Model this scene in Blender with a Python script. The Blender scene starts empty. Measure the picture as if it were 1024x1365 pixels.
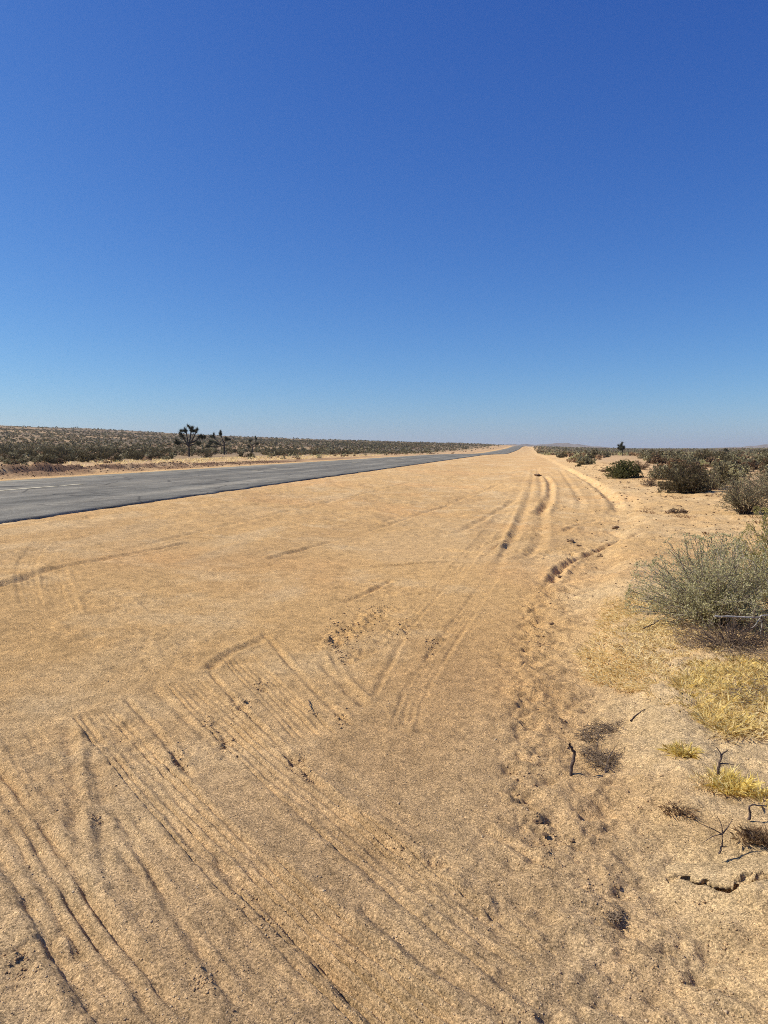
import bpy, math, random
import numpy as np

# ------------------------------------------------------------------ camera, sky, sun
F = 986.0                        # focal length in photo pixels (photo 1024 x 1365)
CAMZ = 1.5
HORIZON = 598.0
PITCH = math.atan((682.5 - HORIZON) / F)
sc = bpy.context.scene
cam_d = bpy.data.cameras.new("camera")
cam = bpy.data.objects.new("camera", cam_d)
sc.collection.objects.link(cam)
cam_d.sensor_fit = 'VERTICAL'; cam_d.sensor_height = 36.0
cam_d.lens = 36.0 * F / 1365.0
cam_d.clip_start = 0.05; cam_d.clip_end = 30000
cam.location = (0, 0, CAMZ)
cam.rotation_euler = (math.radians(90) - PITCH, 0, 0)
sc.camera = cam

SUN_EL = math.radians(45)
SUN_AZ = math.radians(-84)       # to the left of the view direction, a little in front
world = bpy.data.worlds.new("World"); sc.world = world; world.use_nodes = True
wn = world.node_tree; wn.nodes.clear()
sky = wn.nodes.new('ShaderNodeTexSky'); sky.sky_type = 'NISHITA'; sky.sun_disc = False
sky.sun_elevation = SUN_EL; sky.sun_rotation = SUN_AZ
sky.altitude = 900; sky.air_density = 1.0; sky.dust_density = 0.8; sky.ozone_density = 10.0
bg = wn.nodes.new('ShaderNodeBackground'); bg.inputs['Strength'].default_value = 0.10
wo = wn.nodes.new('ShaderNodeOutputWorld')
# the camera's colour response, the same over the whole sky: gain * value ** gamma for each channel
sp = wn.nodes.new('ShaderNodeSeparateColor'); cb = wn.nodes.new('ShaderNodeCombineColor'); wn.links.new(sky.outputs['Color'], sp.inputs[0])
for ch, (gain, gam) in enumerate(((0.575, 1.35), (0.71, 1.17), (1.59, 0.74))):
    pw = wn.nodes.new('ShaderNodeMath'); pw.operation = 'POWER'; pw.inputs[1].default_value = gam
    ml = wn.nodes.new('ShaderNodeMath'); ml.operation = 'MULTIPLY'; ml.inputs[1].default_value = gain
    wn.links.new(sp.outputs[ch], pw.inputs[0]); wn.links.new(pw.outputs[0], ml.inputs[0]); wn.links.new(ml.outputs[0], cb.inputs[ch])
wn.links.new(cb.outputs[0], bg.inputs['Color'])
wn.links.new(bg.outputs[0], wo.inputs['Surface'])

sd = bpy.data.lights.new("sun", 'SUN'); sun = bpy.data.objects.new("sun", sd)
sc.collection.objects.link(sun)
sd.energy = 4.7; sd.angle = math.radians(0.53); sd.color = (1.0, 0.93, 0.82)
from mathutils import Vector
sdir = Vector((math.sin(SUN_AZ) * math.cos(SUN_EL), math.cos(SUN_AZ) * math.cos(SUN_EL), math.sin(SUN_EL)))
sun.rotation_euler = sdir.to_track_quat('Z', 'Y').to_euler()

sc.view_settings.view_transform = 'Standard'; sc.view_settings.look = 'None'
sc.view_settings.exposure = 0.22; sc.view_settings.gamma = 1.0
sc.view_settings.use_curve_mapping = False
sc.render.engine = 'CYCLES'
sc.cycles.use_denoising = False
sc.cycles.filter_width = 1.0
sc.cycles.max_bounces = 6
sc.cycles.sample_clamp_indirect = 4.0

C = sc.collection
rng = np.random.default_rng(11)
random.seed(5)

# ------------------------------------------------------------------ helpers
def tag(o, label=None, cat=None, group=None, kind=None):
    if label: o["label"] = label
    if cat: o["category"] = cat
    if group: o["group"] = group
    if kind: o["kind"] = kind
    return o

def mesh_np(name, V, faces, k, mat=None, smooth=False, attrs=None):
    """V (n,3), faces (m,k)"""
    me = bpy.data.meshes.new(name)
    V = np.asarray(V, np.float32); faces = np.asarray(faces, np.int32)
    me.vertices.add(len(V)); me.vertices.foreach_set("co", V.ravel())
    me.loops.add(faces.size); me.loops.foreach_set("vertex_index", faces.ravel())
    me.polygons.add(len(faces))
    me.polygons.foreach_set("loop_start", np.arange(0, faces.size, k, dtype=np.int32))
    me.polygons.foreach_set("loop_total", np.full(len(faces), k, np.int32))
    if smooth: me.polygons.foreach_set("use_smooth", np.ones(len(faces), bool))
    me.update(calc_edges=True)
    if attrs:
        for an, arr in attrs.items():
            if arr.ndim == 2:
                a = me.attributes.new(an, 'FLOAT_COLOR', 'POINT')
                a.data.foreach_set("color", np.concatenate([arr, np.ones((len(arr), 1))], 1).astype(np.float32).ravel())
            else:
                a = me.attributes.new(an, 'FLOAT', 'POINT')
                a.data.foreach_set("value", arr.astype(np.float32))
    if mat: me.materials.append(mat)
    return me

def link(name, me, parent=None):
    o = bpy.data.objects.new(name, me); C.objects.link(o)
    if parent is not None: o.parent = parent
    return o

def empty(name, loc=(0, 0, 0), rz=0.0, s=1.0):
    o = bpy.data.objects.new(name, None); C.objects.link(o)
    o.location = loc; o.rotation_euler = (0, 0, rz); o.scale = (s, s, s)
    o.empty_display_size = 0.1
    return o

def copy_tree(o, parent=None):
    c = o.copy(); C.objects.link(c); c.parent = parent
    for ch in o.children: copy_tree(ch, c)
    return c

def hash2(ix, iy, seed):
    h = (ix.astype(np.int64) * 374761393 + iy.astype(np.int64) * 668265263 + seed * 974634777) & 0x7fffffff
    h = ((h ^ (h >> 13)) * 1274126177) & 0x7fffffff
    h = h ^ (h >> 16)
    return (h & 0xffff) / 65535.0

def vnoise(x, y, seed=0):
    ix = np.floor(x); iy = np.floor(y); fx = x - ix; fy = y - iy
    fx = fx * fx * fx * (fx * (fx * 6 - 15) + 10); fy = fy * fy * fy * (fy * (fy * 6 - 15) + 10)
    ix = ix.astype(np.int64); iy = iy.astype(np.int64)
    a = hash2(ix, iy, seed); b = hash2(ix + 1, iy, seed)
    c = hash2(ix, iy + 1, seed); d = hash2(ix + 1, iy + 1, seed)
    return (a + (b - a) * fx) * (1 - fy) + (c + (d - c) * fx) * fy

def fbm(x, y, scale, oct=3, seed=0):
    """-1..1"""
    r = np.zeros_like(x); amp = 1.0; tot = 0
    for i in range(oct):
        c, s_ = math.cos(0.6 + i), math.sin(0.6 + i)
        r += amp * (vnoise((x * c - y * s_) * scale + 17.3 * i, (x * s_ + y * c) * scale - 9.1 * i, seed + i) * 2 - 1)
        tot += amp; amp *= 0.5; scale *= 2.03
    return r / tot

def sstep(x, a, b):
    t = np.clip((x - a) / (b - a), 0, 1); return t * t * (3 - 2 * t)

# ------------------------------------------------------------------ the lie of the land
RA = math.atan((705 - 512) / F)          # bearing of the road, to the right of the view
SA, CA = math.sin(RA), math.cos(RA)
ROADZ = 0.30
T_NEAR, T_FAR = -8.46, -19.2             # road edges, metres across from the camera
T_MID = -13.9

def st(x, y): return x * SA + y * CA, x * CA - y * SA
def xy(s, t): return s * SA + t * CA, s * CA - t * SA

PU = np.array([-900, -500, -200, 0, 100, 220, 340, 480, 600, 660, 690, 706, 722, 740, 765, 800, 850, 950, 1024, 1300, 2000.])
PE = np.array([32, 31, 28, 24.5, 22.5, 18.5, 14, 11, 7.5, 5.5, 4.0, 3.2, 3.0, 2.5, 1.8, 1.0, 0.3, 0.3, 1.0, 3, 5.])
PAZ = np.arctan((PU - 512) / F)

def hill(x, y):
    r = np.hypot(x, y); az = np.arctan2(x, y)
    e = np.interp(az, PAZ, PE) / F
    rid = 1500.0
    z = e * rid * sstep(r, 110, rid) * np.where(r > 110, 1, 0)
    n = fbm(x, y, 1 / 260.0, 3, 41)
    z = z * (1 + 0.10 * n) + 0.5 * n * sstep(r, 150, 600) * np.clip(e * F / 8, 0.1, 1)
    s, t = st(x, y)
    z -= 1.3 * sstep(s, 120, 330) * (1 - sstep(s, 620, 980)) * sstep(t, -170, -40)
    z -= 6.0 * sstep(r, 2200, 6000)
    return z

def base_height(x, y):
    s, t = st(x, y); r = np.hypot(x, y)
    z = ROADZ * (1 - sstep(t, T_NEAR - 0.3, -1.5)) * np.where(t > T_NEAR, 1, 1)
    z = np.where(t < T_FAR, ROADZ - 0.03 - 0.16 * sstep(-t, -T_FAR + 0.5, -T_FAR + 5), z)
    # right hand bank, a little higher than the graded shoulder
    edge = 0.35 + 0.25 * fbm(s, t * 0 + 3.0, 0.55, 2, 5) + np.clip((s - 6) * 0.16, 0, 2.2)
    z = z + 0.10 * sstep(t, edge, edge + 0.45) + 0.10 * sstep(t, edge + 0.6, edge + 4.0)
    # pushed-up earth beside the far side of the road
    bm = np.exp(-((t + 27.0 + 0.6 * fbm(s, t, 0.12, 2, 8)) / 0.6) ** 2)
    bl = np.exp(-((t + 24.6 + 0.5 * fbm(s, t, 0.10, 2, 9)) / 0.5) ** 2)
    fade = (0.72 + 0.55 * fbm(s, t, 0.22, 3, 10)) * (1 - sstep(s, 36, 75))
    z = z + (0.52 * bm + 0.22 * bl) * np.clip(fade, 0.15, 1.3) + 0.06 * bm
    z = z + hill(x, y)
    return z

def ground_at(u, v, extra=0.0):
    """photo pixel -> point on the land"""
    dx = (u - 512); dy = F; dz = -(v - 682.5)
    c, s_ = math.cos(PITCH), math.sin(PITCH)
    d = np.array([dx, dy * c + dz * s_, -dy * s_ + dz * c])
    z = 0.0
    for _ in range(8):
        k = (z - CAMZ) / d[2]
        p = np.array([0, 0, CAMZ]) + d * k
        z = 0.5 * z + 0.5 * (float(base_height(np.array([p[0]]), np.array([p[1]]))[0]) + extra)
    return p

def zat(x, y): return float(base_height(np.array([x]), np.array([y]))[0])

# ------------------------------------------------------------------ materials
def new_mat(name):
    m = bpy.data.materials.new(name); m.use_nodes = True
    nt = m.node_tree; nt.nodes.clear()
    out = nt.nodes.new('ShaderNodeOutputMaterial')
    b = nt.nodes.new('ShaderNodeBsdfPrincipled'); nt.links.new(b.outputs[0], out.inputs['Surface'])
    b.inputs['Roughness'].default_value = 0.9
    b.inputs['Specular IOR Level'].default_value = 0.15
    return m, nt, b

def N(nt, t, **kw):
    n = nt.nodes.new(t)
    for k, v in kw.items():
        if k in n.inputs: n.inputs[k].default_value = v
        else: setattr(n, k, v)
    return n

def ramp(nt, fac, stops):
    r = nt.nodes.new('ShaderNodeValToRGB'); nt.links.new(fac, r.inputs['Fac'])
    e = r.color_ramp.elements
    while len(e) < len(stops): e.new(0.5)
    for i, (p, c) in enumerate(stops):
        e[i].position = p; e[i].color = (c, c, c, 1) if not hasattr(c, '__len__') else (*c, 1)
    return r.outputs['Color']

def mix(nt, mode, fac, a, b):
    m = nt.nodes.new('ShaderNodeMix'); m.data_type = 'RGBA'; m.blend_type = mode
    def put(sock, v):
        if hasattr(v, 'is_output'): nt.links.new(v, sock)
        elif hasattr(v, '__len__'): sock.default_value = (*v, 1) if len(v) == 3 else v
        else: sock.default_value = v
    put(m.inputs[0], fac); put(m.inputs[6], a); put(m.inputs[7], b)
    return m.outputs[2]

def grain_nodes(nt, pos, fine=170.0):
    vor = N(nt, 'ShaderNodeTexVoronoi', Scale=fine); nt.links.new(pos, vor.inputs['Vector'])
    nz = N(nt, 'ShaderNodeTexNoise', Scale=95.0, Detail=6.0, Roughness=0.80); nt.links.new(pos, nz.inputs['Vector'])
    return vor, nz

# sand
M_sand, nt, b = new_mat("sand")
geo = N(nt, 'ShaderNodeNewGeometry'); pos = geo.outputs['Position']
att = N(nt, 'ShaderNodeAttribute', attribute_name="soil")
vor, nz = grain_nodes(nt, pos, 210.0)
sep = N(nt, 'ShaderNodeSeparateColor'); nt.links.new(vor.outputs['Color'], sep.inputs[0])
g1 = ramp(nt, sep.outputs[0], [(0.0, 0.50), (0.14, 0.74), (0.5, 1.0), (0.84, 1.22), (1.0, 1.5)])
g2 = ramp(nt, nz.outputs['Fac'], [(0.34, 0.54), (0.5, 1.0), (0.66, 1.40)])
nm = N(nt, 'ShaderNodeTexNoise', Scale=3.2, Detail=6.0, Roughness=0.65); nt.links.new(pos, nm.inputs['Vector'])
g3 = ramp(nt, nm.outputs['Fac'], [(0.3, (0.86, 0.85, 0.84)), (0.5, (1, 1, 1)), (0.7, (1.10, 1.08, 1.05))])
nh = N(nt, 'ShaderNodeTexNoise', Scale=9.0, Detail=9.0, Roughness=0.82); nt.links.new(pos, nh.inputs['Vector'])
g4 = ramp(nt, nh.outputs['Fac'], [(0.36, 0.80), (0.5, 1.10), (0.64, 1.34)])
col = mix(nt, 'MULTIPLY', 1.0, att.outputs['Color'], g1)
col = mix(nt, 'MULTIPLY', 1.0, col, g2); col = mix(nt, 'MULTIPLY', 1.0, col, g3); col = mix(nt, 'MULTIPLY', 1.0, col, g4)
nt.links.new(col, b.inputs['Base Color'])
b1 = N(nt, 'ShaderNodeBump', Strength=0.8, Distance=0.008); nt.links.new(nz.outputs['Fac'], b1.inputs['Height'])
b2 = N(nt, 'ShaderNodeBump', Strength=0.7, Distance=0.005); b2.invert = True
nt.links.new(vor.outputs['Distance'], b2.inputs['Height']); nt.links.new(b1.outputs[0], b2.inputs['Normal'])
b3 = N(nt, 'ShaderNodeBump', Strength=0.75, Distance=0.045); nt.links.new(nh.outputs['Fac'], b3.inputs['Height'])
nt.links.new(b2.outputs[0], b3.inputs['Normal'])
nt.links.new(b3.outputs[0], b.inputs['Normal'])
b.inputs['Roughness'].default_value = 0.95; b.inputs['Specular IOR Level'].default_value = 0.08

# asphalt
M_road, nt, b = new_mat("asphalt")
geo = N(nt, 'ShaderNodeNewGeometry'); pos = geo.outputs['Position']
mp = N(nt, 'ShaderNodeMapping'); mp.inputs['Rotation'].default_value = (0, 0, RA)
nt.links.new(pos, mp.inputs['Vector'])
mp2 = N(nt, 'ShaderNodeMapping'); mp2.inputs['Scale'].default_value = (1.0, 0.03, 1)
nt.links.new(mp.outputs[0], mp2.inputs['Vector'])
streak = N(nt, 'ShaderNodeTexNoise', Scale=1.1, Detail=4.0, Roughness=0.6); nt.links.new(mp2.outputs[0], streak.inputs['Vector'])
agg = N(nt, 'ShaderNodeTexVoronoi', Scale=45.0); nt.links.new(pos, agg.inputs['Vector'])
sep = N(nt, 'ShaderNodeSeparateColor'); nt.links.new(agg.outputs['Color'], sep.inputs[0])
blot = N(nt, 'ShaderNodeTexNoise', Scale=0.6, Detail=6.0, Roughness=0.7); nt.links.new(pos, blot.inputs['Vector'])
c1 = ramp(nt, streak.outputs['Fac'], [(0.33, (0.155, 0.145, 0.113)), (0.52, (0.202, 0.186, 0.144)), (0.68, (0.270, 0.241, 0.177))])
c2 = ramp(nt, sep.outputs[0], [(0, 0.7), (0.5, 1.0), (1, 1.3)])
c3 = ramp(nt, blot.outputs['Fac'], [(0.3, 0.82), (0.5, 1.0), (0.7, 1.15)])
col = mix(nt, 'MULTIPLY', 1.0, c1, c2); col = mix(nt, 'MULTIPLY', 1.0, col, c3)
mp3 = N(nt, 'ShaderNodeMapping'); mp3.inputs['Scale'].default_value = (0.55, 0.16, 1); nt.links.new(mp.outputs[0], mp3.inputs['Vector'])
wear = N(nt, 'ShaderNodeTexNoise', Scale=1.6, Detail=8.0, Roughness=0.78); nt.links.new(mp3.outputs[0], wear.inputs['Vector'])
col = mix(nt, 'MULTIPLY', 1.0, col, ramp(nt, wear.outputs['Fac'], [(0.36, 0.68), (0.5, 1.0), (0.64, 1.3)]))
crk = N(nt, 'ShaderNodeTexVoronoi', Scale=0.45, feature='DISTANCE_TO_EDGE'); nt.links.new(mix(nt, 'ADD', 0.35, pos, blot.outputs['Color']), crk.inputs['Vector'])
col = mix(nt, 'MULTIPLY', 1.0, col, ramp(nt, crk.outputs['Distance'], [(0.0, 0.45), (0.022, 1.0)]))
nt.links.new(col, b.inputs['Base Color'])
bb = N(nt, 'ShaderNodeBump', Strength=0.6, Distance=0.008); nt.links.new(agg.outputs['Distance'], bb.inputs['Height'])
nt.links.new(bb.outputs[0], b.inputs['Normal']); b.inputs['Roughness'].default_value = 0.85

M_paint, nt, b = new_mat("faded_paint")
geo = N(nt, 'ShaderNodeNewGeometry')
nz = N(nt, 'ShaderNodeTexNoise', Scale=7.0, Detail=6.0, Roughness=0.75); nt.links.new(geo.outputs['Position'], nz.inputs['Vector'])
col = ramp(nt, nz.outputs['Fac'], [(0.34, (0.24, 0.22, 0.18)), (0.46, (0.58, 0.51, 0.34)), (0.7, (0.70, 0.64, 0.47))])
nt.links.new(col, b.inputs['Base Color'])

def leaf_mat(name, cols, trans=0.25, vary=(0.78, 1.22)):
    """cols: three colours a leaf may have, chosen leaf by leaf"""
    m, nt, b = new_mat(name)
    geo = N(nt, 'ShaderNodeNewGeometry'); oi = N(nt, 'ShaderNodeObjectInfo')
    c = ramp(nt, geo.outputs['Random Per Island'], [(0.0, cols[0]), (0.5, cols[1]), (1.0, cols[2])])
    v = ramp(nt, oi.outputs['Random'], [(0.0, vary[0]), (1.0, vary[1])])
    c = mix(nt, 'MULTIPLY', 1.0, c, v)
    nt.links.new(c, b.inputs['Base Color'])
    b.inputs['Roughness'].default_value = 0.7
    if trans > 0:
        out = [n for n in nt.nodes if n.type == 'OUTPUT_MATERIAL'][0]
        t = N(nt, 'ShaderNodeBsdfTranslucent'); nt.links.new(c, t.inputs['Color'])
        mx = N(nt, 'ShaderNodeMixShader'); mx.inputs[0].default_value = trans
        nt.links.new(b.outputs[0], mx.inputs[1]); nt.links.new(t.outputs[0], mx.inputs[2])
        nt.links.new(mx.outputs[0], out.inputs['Surface'])
    return m

M_sage = leaf_mat("sage_leaf", [(0.46, 0.42, 0.19), (0.64, 0.595, 0.30), (0.82, 0.77, 0.45)], 0.5)
M_green = leaf_mat("yellow_green_leaf", [(0.24, 0.22, 0.06), (0.38, 0.34, 0.10), (0.52, 0.46, 0.17)], 0.45)
M_creo = leaf_mat("creosote_leaf", [(0.080, 0.066, 0.032), (0.135, 0.110, 0.052), (0.22, 0.175, 0.088)], 0.3)
M_olive = leaf_mat("olive_leaf", [(0.16, 0.14, 0.072), (0.26, 0.23, 0.125), (0.38, 0.33, 0.19)], 0.3)
M_brown = leaf_mat("dry_brown_leaf", [(0.14, 0.09, 0.05), (0.25, 0.165, 0.09), (0.38, 0.26, 0.145)], 0.3)
M_straw = leaf_mat("dry_grass_blade", [(0.66, 0.49, 0.20), (0.86, 0.69, 0.34), (0.95, 0.82, 0.50)], 0.45, (1.08, 1.08))
M_gold = leaf_mat("golden_grass_blade", [(0.68, 0.51, 0.16), (0.88, 0.69, 0.27), (0.95, 0.82, 0.42)], 0.5, (1.05, 1.05))
M_rust = leaf_mat("rusty_dead_leaf", [(0.20, 0.12, 0.06), (0.34, 0.215, 0.11), (0.50, 0.35, 0.19)], 0.4)
M_gold2 = leaf_mat("bright_grass_blade", [(0.70, 0.53, 0.14), (0.86, 0.69, 0.22), (0.94, 0.80, 0.36)], 0.5, (1.0, 1.1))
M_fresh = leaf_mat("fresh_creosote_leaf", [(0.085, 0.090, 0.025), (0.155, 0.155, 0.045), (0.25, 0.235, 0.085)], 0.35)
M_josh = leaf_mat("joshua_leaf", [(0.050, 0.050, 0.028), (0.080, 0.080, 0.045), (0.12, 0.12, 0.07)], 0.1)

def bark_mat(name, a, c, scale=30.0):
    m, nt, b = new_mat(name)
    geo = N(nt, 'ShaderNodeTexCoord')
    nz = N(nt, 'ShaderNodeTexNoise', Scale=scale, Detail=5.0, Roughness=0.7); nt.links.new(geo.outputs['Object'], nz.inputs['Vector'])
    nt.links.new(ramp(nt, nz.outputs['Fac'], [(0.35, a), (0.65, c)]), b.inputs['Base Color'])
    bp = N(nt, 'ShaderNodeBump', Strength=0.6, Distance=0.01); nt.links.new(nz.outputs['Fac'], bp.inputs['Height'])
    nt.links.new(bp.outputs[0], b.inputs['Normal'])
    return m
M_twig = bark_mat("grey_twig", (0.20, 0.16, 0.12), (0.42, 0.36, 0.27))
M_litter = bark_mat("dead_litter", (0.16, 0.11, 0.07), (0.34, 0.25, 0.155), 40)
M_dark = bark_mat("weathered_dark_wood", (0.055, 0.038, 0.032), (0.17, 0.125, 0.10), 60)
M_pale = bark_mat("bleached_wood", (0.40, 0.36, 0.29), (0.62, 0.57, 0.48), 40)
M_jbark = bark_mat("joshua_bark", (0.05, 0.04, 0.03), (0.13, 0.105, 0.075), 12)
M_clod = bark_mat("earth_clod", (0.34, 0.215, 0.105), (0.52, 0.35, 0.18), 50)
M_dclod = bark_mat("dark_earth_clod", (0.13, 0.080, 0.045), (0.26, 0.165, 0.09), 50)

# ------------------------------------------------------------------ ground
def catmull(P, n):
    P = np.asarray(P, float)
    if len(P) == 2:
        k = np.linspace(0, 1, n)[:, None]; return P[0] * (1 - k) + P[1] * k
    Q = np.vstack([2 * P[0] - P[1], P, 2 * P[-1] - P[-2]])
    out = []
    m = len(P) - 1
    for a in np.linspace(0, m - 1e-6, n):
        i = int(a); t = a - i
        p0, p1, p2, p3 = Q[i:i + 4]
        out.append(0.5 * ((2 * p1) + (-p0 + p2) * t + (2 * p0 - 5 * p1 + 4 * p2 - p3) * t ** 2 + (-p0 + 3 * p1 - 3 * p2 + p3) * t ** 3))
    return np.array(out)

def rows():
    r = [0.0, 0.5, 0.9, 1.2]; 
    while r[-1] < 11000:
        R = r[-1]
        k = 0.0034 if R < 6.5 else 0.0045 if R < 12 else (0.0075 if R < 40 else (0.011 if R < 85 else (0.02 if R < 300 else 0.035)))
        if R < 1.5: k = 0.008
        r.append(R * (1 + k))
    return np.array(r[1:])
RR = rows()
fine = np.arange(-0.58, 0.5801, 0.0022)
def coarse(a, b_, n): return np.linspace(a, b_, n + 1)[1:]
TH = np.concatenate([-coarse(0.58, 0.95, 40)[::-1], fine, coarse(0.58, 0.95, 40)])
rest = np.linspace(0.95, 2 * math.pi - 0.95, 74)[1:-1]
TH = np.concatenate([TH, rest])
nr, nth = len(RR), len(TH)
RG, TG = np.meshgrid(RR, TH, indexing='ij')
X = (RG * np.sin(TG)).ravel(); Y = (RG * np.cos(TG)).ravel()
Z = base_height(X, Y)
S_, T_ = st(X, Y); R_ = np.hypot(X, Y)
near = R_ < 60
front = near & (Y > 0.3) & (np.abs(X) < 60)

# zones
edge_t = 0.25 + 0.25 * fbm(S_, S_ * 0 + 3.0, 0.6, 2, 5) + np.clip((S_ - 6) * 0.13, 0, 2.0)
rough = sstep(T_, edge_t - 0.35, edge_t + 0.4)                  # rough untouched bank on the right
onroad = sstep(T_, T_FAR - 0.02, T_FAR + 0.9) * (1 - sstep(T_, T_NEAR - 0.9, T_NEAR + 0.02))
shoulder = (1 - rough) * (T_ > T_NEAR)

def add_noise():
    x, y = X[front], Y[front]; rg = rough[front]; rr = R_[front]
    lod = lambda a, b_: 1 - sstep(rr, a, b_)
    dz = 0.010 * fbm(x, y, 1.1, 3, 21) + 0.0065 * fbm(x, y, 7.0, 4, 22) * lod(15, 40)
    dz += 0.0036 * fbm(x, y, 26.0, 2, 23) * lod(6, 14)
    dz += rg * (0.030 * fbm(x, y, 2.2, 3, 24) + 0.022 * fbm(x, y, 8.0, 3, 25) * lod(15, 40) + 0.004 * fbm(x, y, 33, 2, 26) * lod(5, 10))
    # loose tumbled ground in patches
    pat = sstep(fbm(x, y, 0.9, 3, 27), 0.12, 0.5)
    dz += pat * 0.014 * fbm(x, y, 14.0, 3, 28) * lod(10, 30)
    far_lump = sstep(rr, 9, 16)
    dz += far_lump * (0.034 * fbm(x, y, 1.3, 3, 29) + 0.026 * fbm(x, y, 4.0, 3, 30)) * (T_[front] > T_NEAR + 0.6)
    # the disturbed strip at the foot of the bank: small dents and scuffs
    foot = np.exp(-((T_[front] - edge_t[front] + 0.1) / 0.38) ** 2)
    d = fbm(x, y, 6.5, 2, 31)
    dz += foot * (0.030 * np.clip(d - 0.05, -0.7, 0.5) + 0.018 * fbm(x, y, 19, 2, 32)) * lod(20, 45)
    Z[front] += dz
add_noise()
# earth pushed about beyond the road
far_l = (T_ < T_FAR - 0.6) & (R_ < 400)
_bz = np.exp(-((T_[far_l] + 26) / 2.2) ** 2)
Z[far_l] += 0.07 * fbm(X[far_l], Y[far_l], 0.55, 3, 33) * (0.4 + 0.6 * _bz) + 0.13 * _bz * fbm(X[far_l], Y[far_l], 2.3, 3, 34) * (1 - sstep(R_[far_l], 60, 90))

CARVE = []
def track(px, w=0.02, depth=0.012, kind='groove', ribs=4, lug=0.0, fade=0.15, seed=0, berm=0.4, rag=0.5):
    """a rut pressed into the sand along a line of photo pixels; w is half its width in metres"""
    P = np.array([ground_at(u, v)[:2] for u, v in px])
    Q = catmull(P, max(8, 10 * (len(px) - 1)))
    seg = np.linalg.norm(np.diff(Q, axis=0), axis=1); L = np.concatenate([[0], np.cumsum(seg)])
    m = 0.16 if kind == 'crack' else 3.2 * w + 0.05 if kind == 'groove' else 1.7 * w + 0.06
    lo, hi = Q.min(0) - m, Q.max(0) + m
    idx = np.where((X > lo[0]) & (X < hi[0]) & (Y > lo[1]) & (Y < hi[1]) & (R_ > 1))[0]
    if not len(idx): return
    px_, py_ = X[idx], Y[idx]
    best = np.full(len(idx), 1e9); D = np.zeros(len(idx)); SS = np.zeros(len(idx)); over = np.zeros(len(idx))
    for i in range(len(seg)):
        a = Q[i]; dv = (Q[i + 1] - a) / max(seg[i], 1e-6)
        rx, ry = px_ - a[0], py_ - a[1]
        al = rx * dv[0] + ry * dv[1]; cl = np.clip(al, 0, seg[i])
        ex, ey = rx - dv[0] * cl, ry - dv[1] * cl
        d2 = ex * ex + ey * ey
        up = d2 < best
        best[up] = d2[up]; D[up] = (rx * dv[1] - ry * dv[0])[up]; SS[up] = (L[i] + cl)[up]
    dist = np.sqrt(best); sg = np.where(D >= 0, 1, -1); d = dist * sg
    k = dist < m
    idx, d, s = idx[k], d[k], SS[k]; x, y = X[idx], Y[idx]
    tot = L[-1]
    env = sstep(s, 0, fade * tot) * (1 - sstep(s, (1 - fade) * tot, tot)) if fade > 0 else 1.0
    env = env * np.clip(1 + rag * fbm(x, y, 5.0, 3, 60 + seed) * 1.6, 0.1, 2)
    if kind == 'crack': d = d + 0.012 * fbm(x, y, 11.0, 3, 85) + 0.008 * fbm(x, y, 45.0, 2, 86)
    d = d + min(0.25 * w, 0.006) * fbm(x, y, 7.0, 2, 80 + seed)
    ad = np.abs(d)
    if kind == 'groove':
        h = -depth * np.exp(-np.abs(d / w) ** 1.5) + berm * depth * np.exp(-((ad - 1.9 * w) / (0.75 * w)) ** 2)
    elif kind == 'crack':
        h = -depth / (1 + np.exp((ad - w * np.clip(1 + 1.1 * fbm(x, y, 9.0, 2, 87), 0.1, 2)) / 0.0022)) + 0.016 * sstep(-d, -0.01, 0.02) * np.exp(-(d / 0.06) ** 2)
    elif kind == 'ridge':
        h = depth * np.exp(-(d / w) ** 2)
    elif kind == 'step':       # higher on the left of travel, falling to the right
        h = depth * (1 / (1 + np.exp(-d / (0.18 * w))) - 0.5) * np.exp(-(d / w) ** 2) * 2
    elif kind == 'churn':
        h = np.exp(-(d / w) ** 2) * (depth * 1.2 * fbm(x, y, 17, 3, 90 + seed) - 0.2 * depth)
    else:                      # tyre tread
        ins = 1 - sstep(ad, w * 0.94, w * 1.08)
        ph = np.cos(2 * math.pi * d / (2 * w) * ribs)
        tread = 0.55 * np.sign(ph) * np.abs(ph) ** 0.6
        ri = np.floor((d / w + 1) / 2 * ribs + 0.5)
        tread = tread * np.clip(0.9 + 1.1 * fbm(s * 1.3, ri * 7.31 + seed, 1.0, 2, 75), 0.1, 1.7)
        if lug: tread = tread + 0.35 * np.sin(2 * math.pi * (s / lug + 0.5 * np.sign(d) * d / w)) * (ad > 0.35 * w)
        tread = tread * np.clip(0.95 + 0.7 * fbm(x, y, 2.6, 2, 70 + seed), 0.15, 1.5)
        h = ins * (-0.55 * depth + 0.62 * depth * tread) + berm * depth * np.exp(-((ad - 1.22 * w) / (0.16 * w + 0.008)) ** 2)
    cw = min(w, 0.022); cr = np.exp(-((ad - w - 0.3 * cw) / (0.6 * cw)) ** 2) if kind not in ('churn', 'crack') else 0
    h = h + cr * min(depth, 0.02) * 0.5 * fbm(x, y, 38.0, 2, 95 + seed) * (kind != 'ridge')
    Z[idx] += h * env * (0.58 if kind == 'tread' else 0.52 if w < 0.03 and kind != 'crack' else 1.15 if tot > 3 and w > 0.04 and kind == 'groove' else 0.95)

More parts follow.
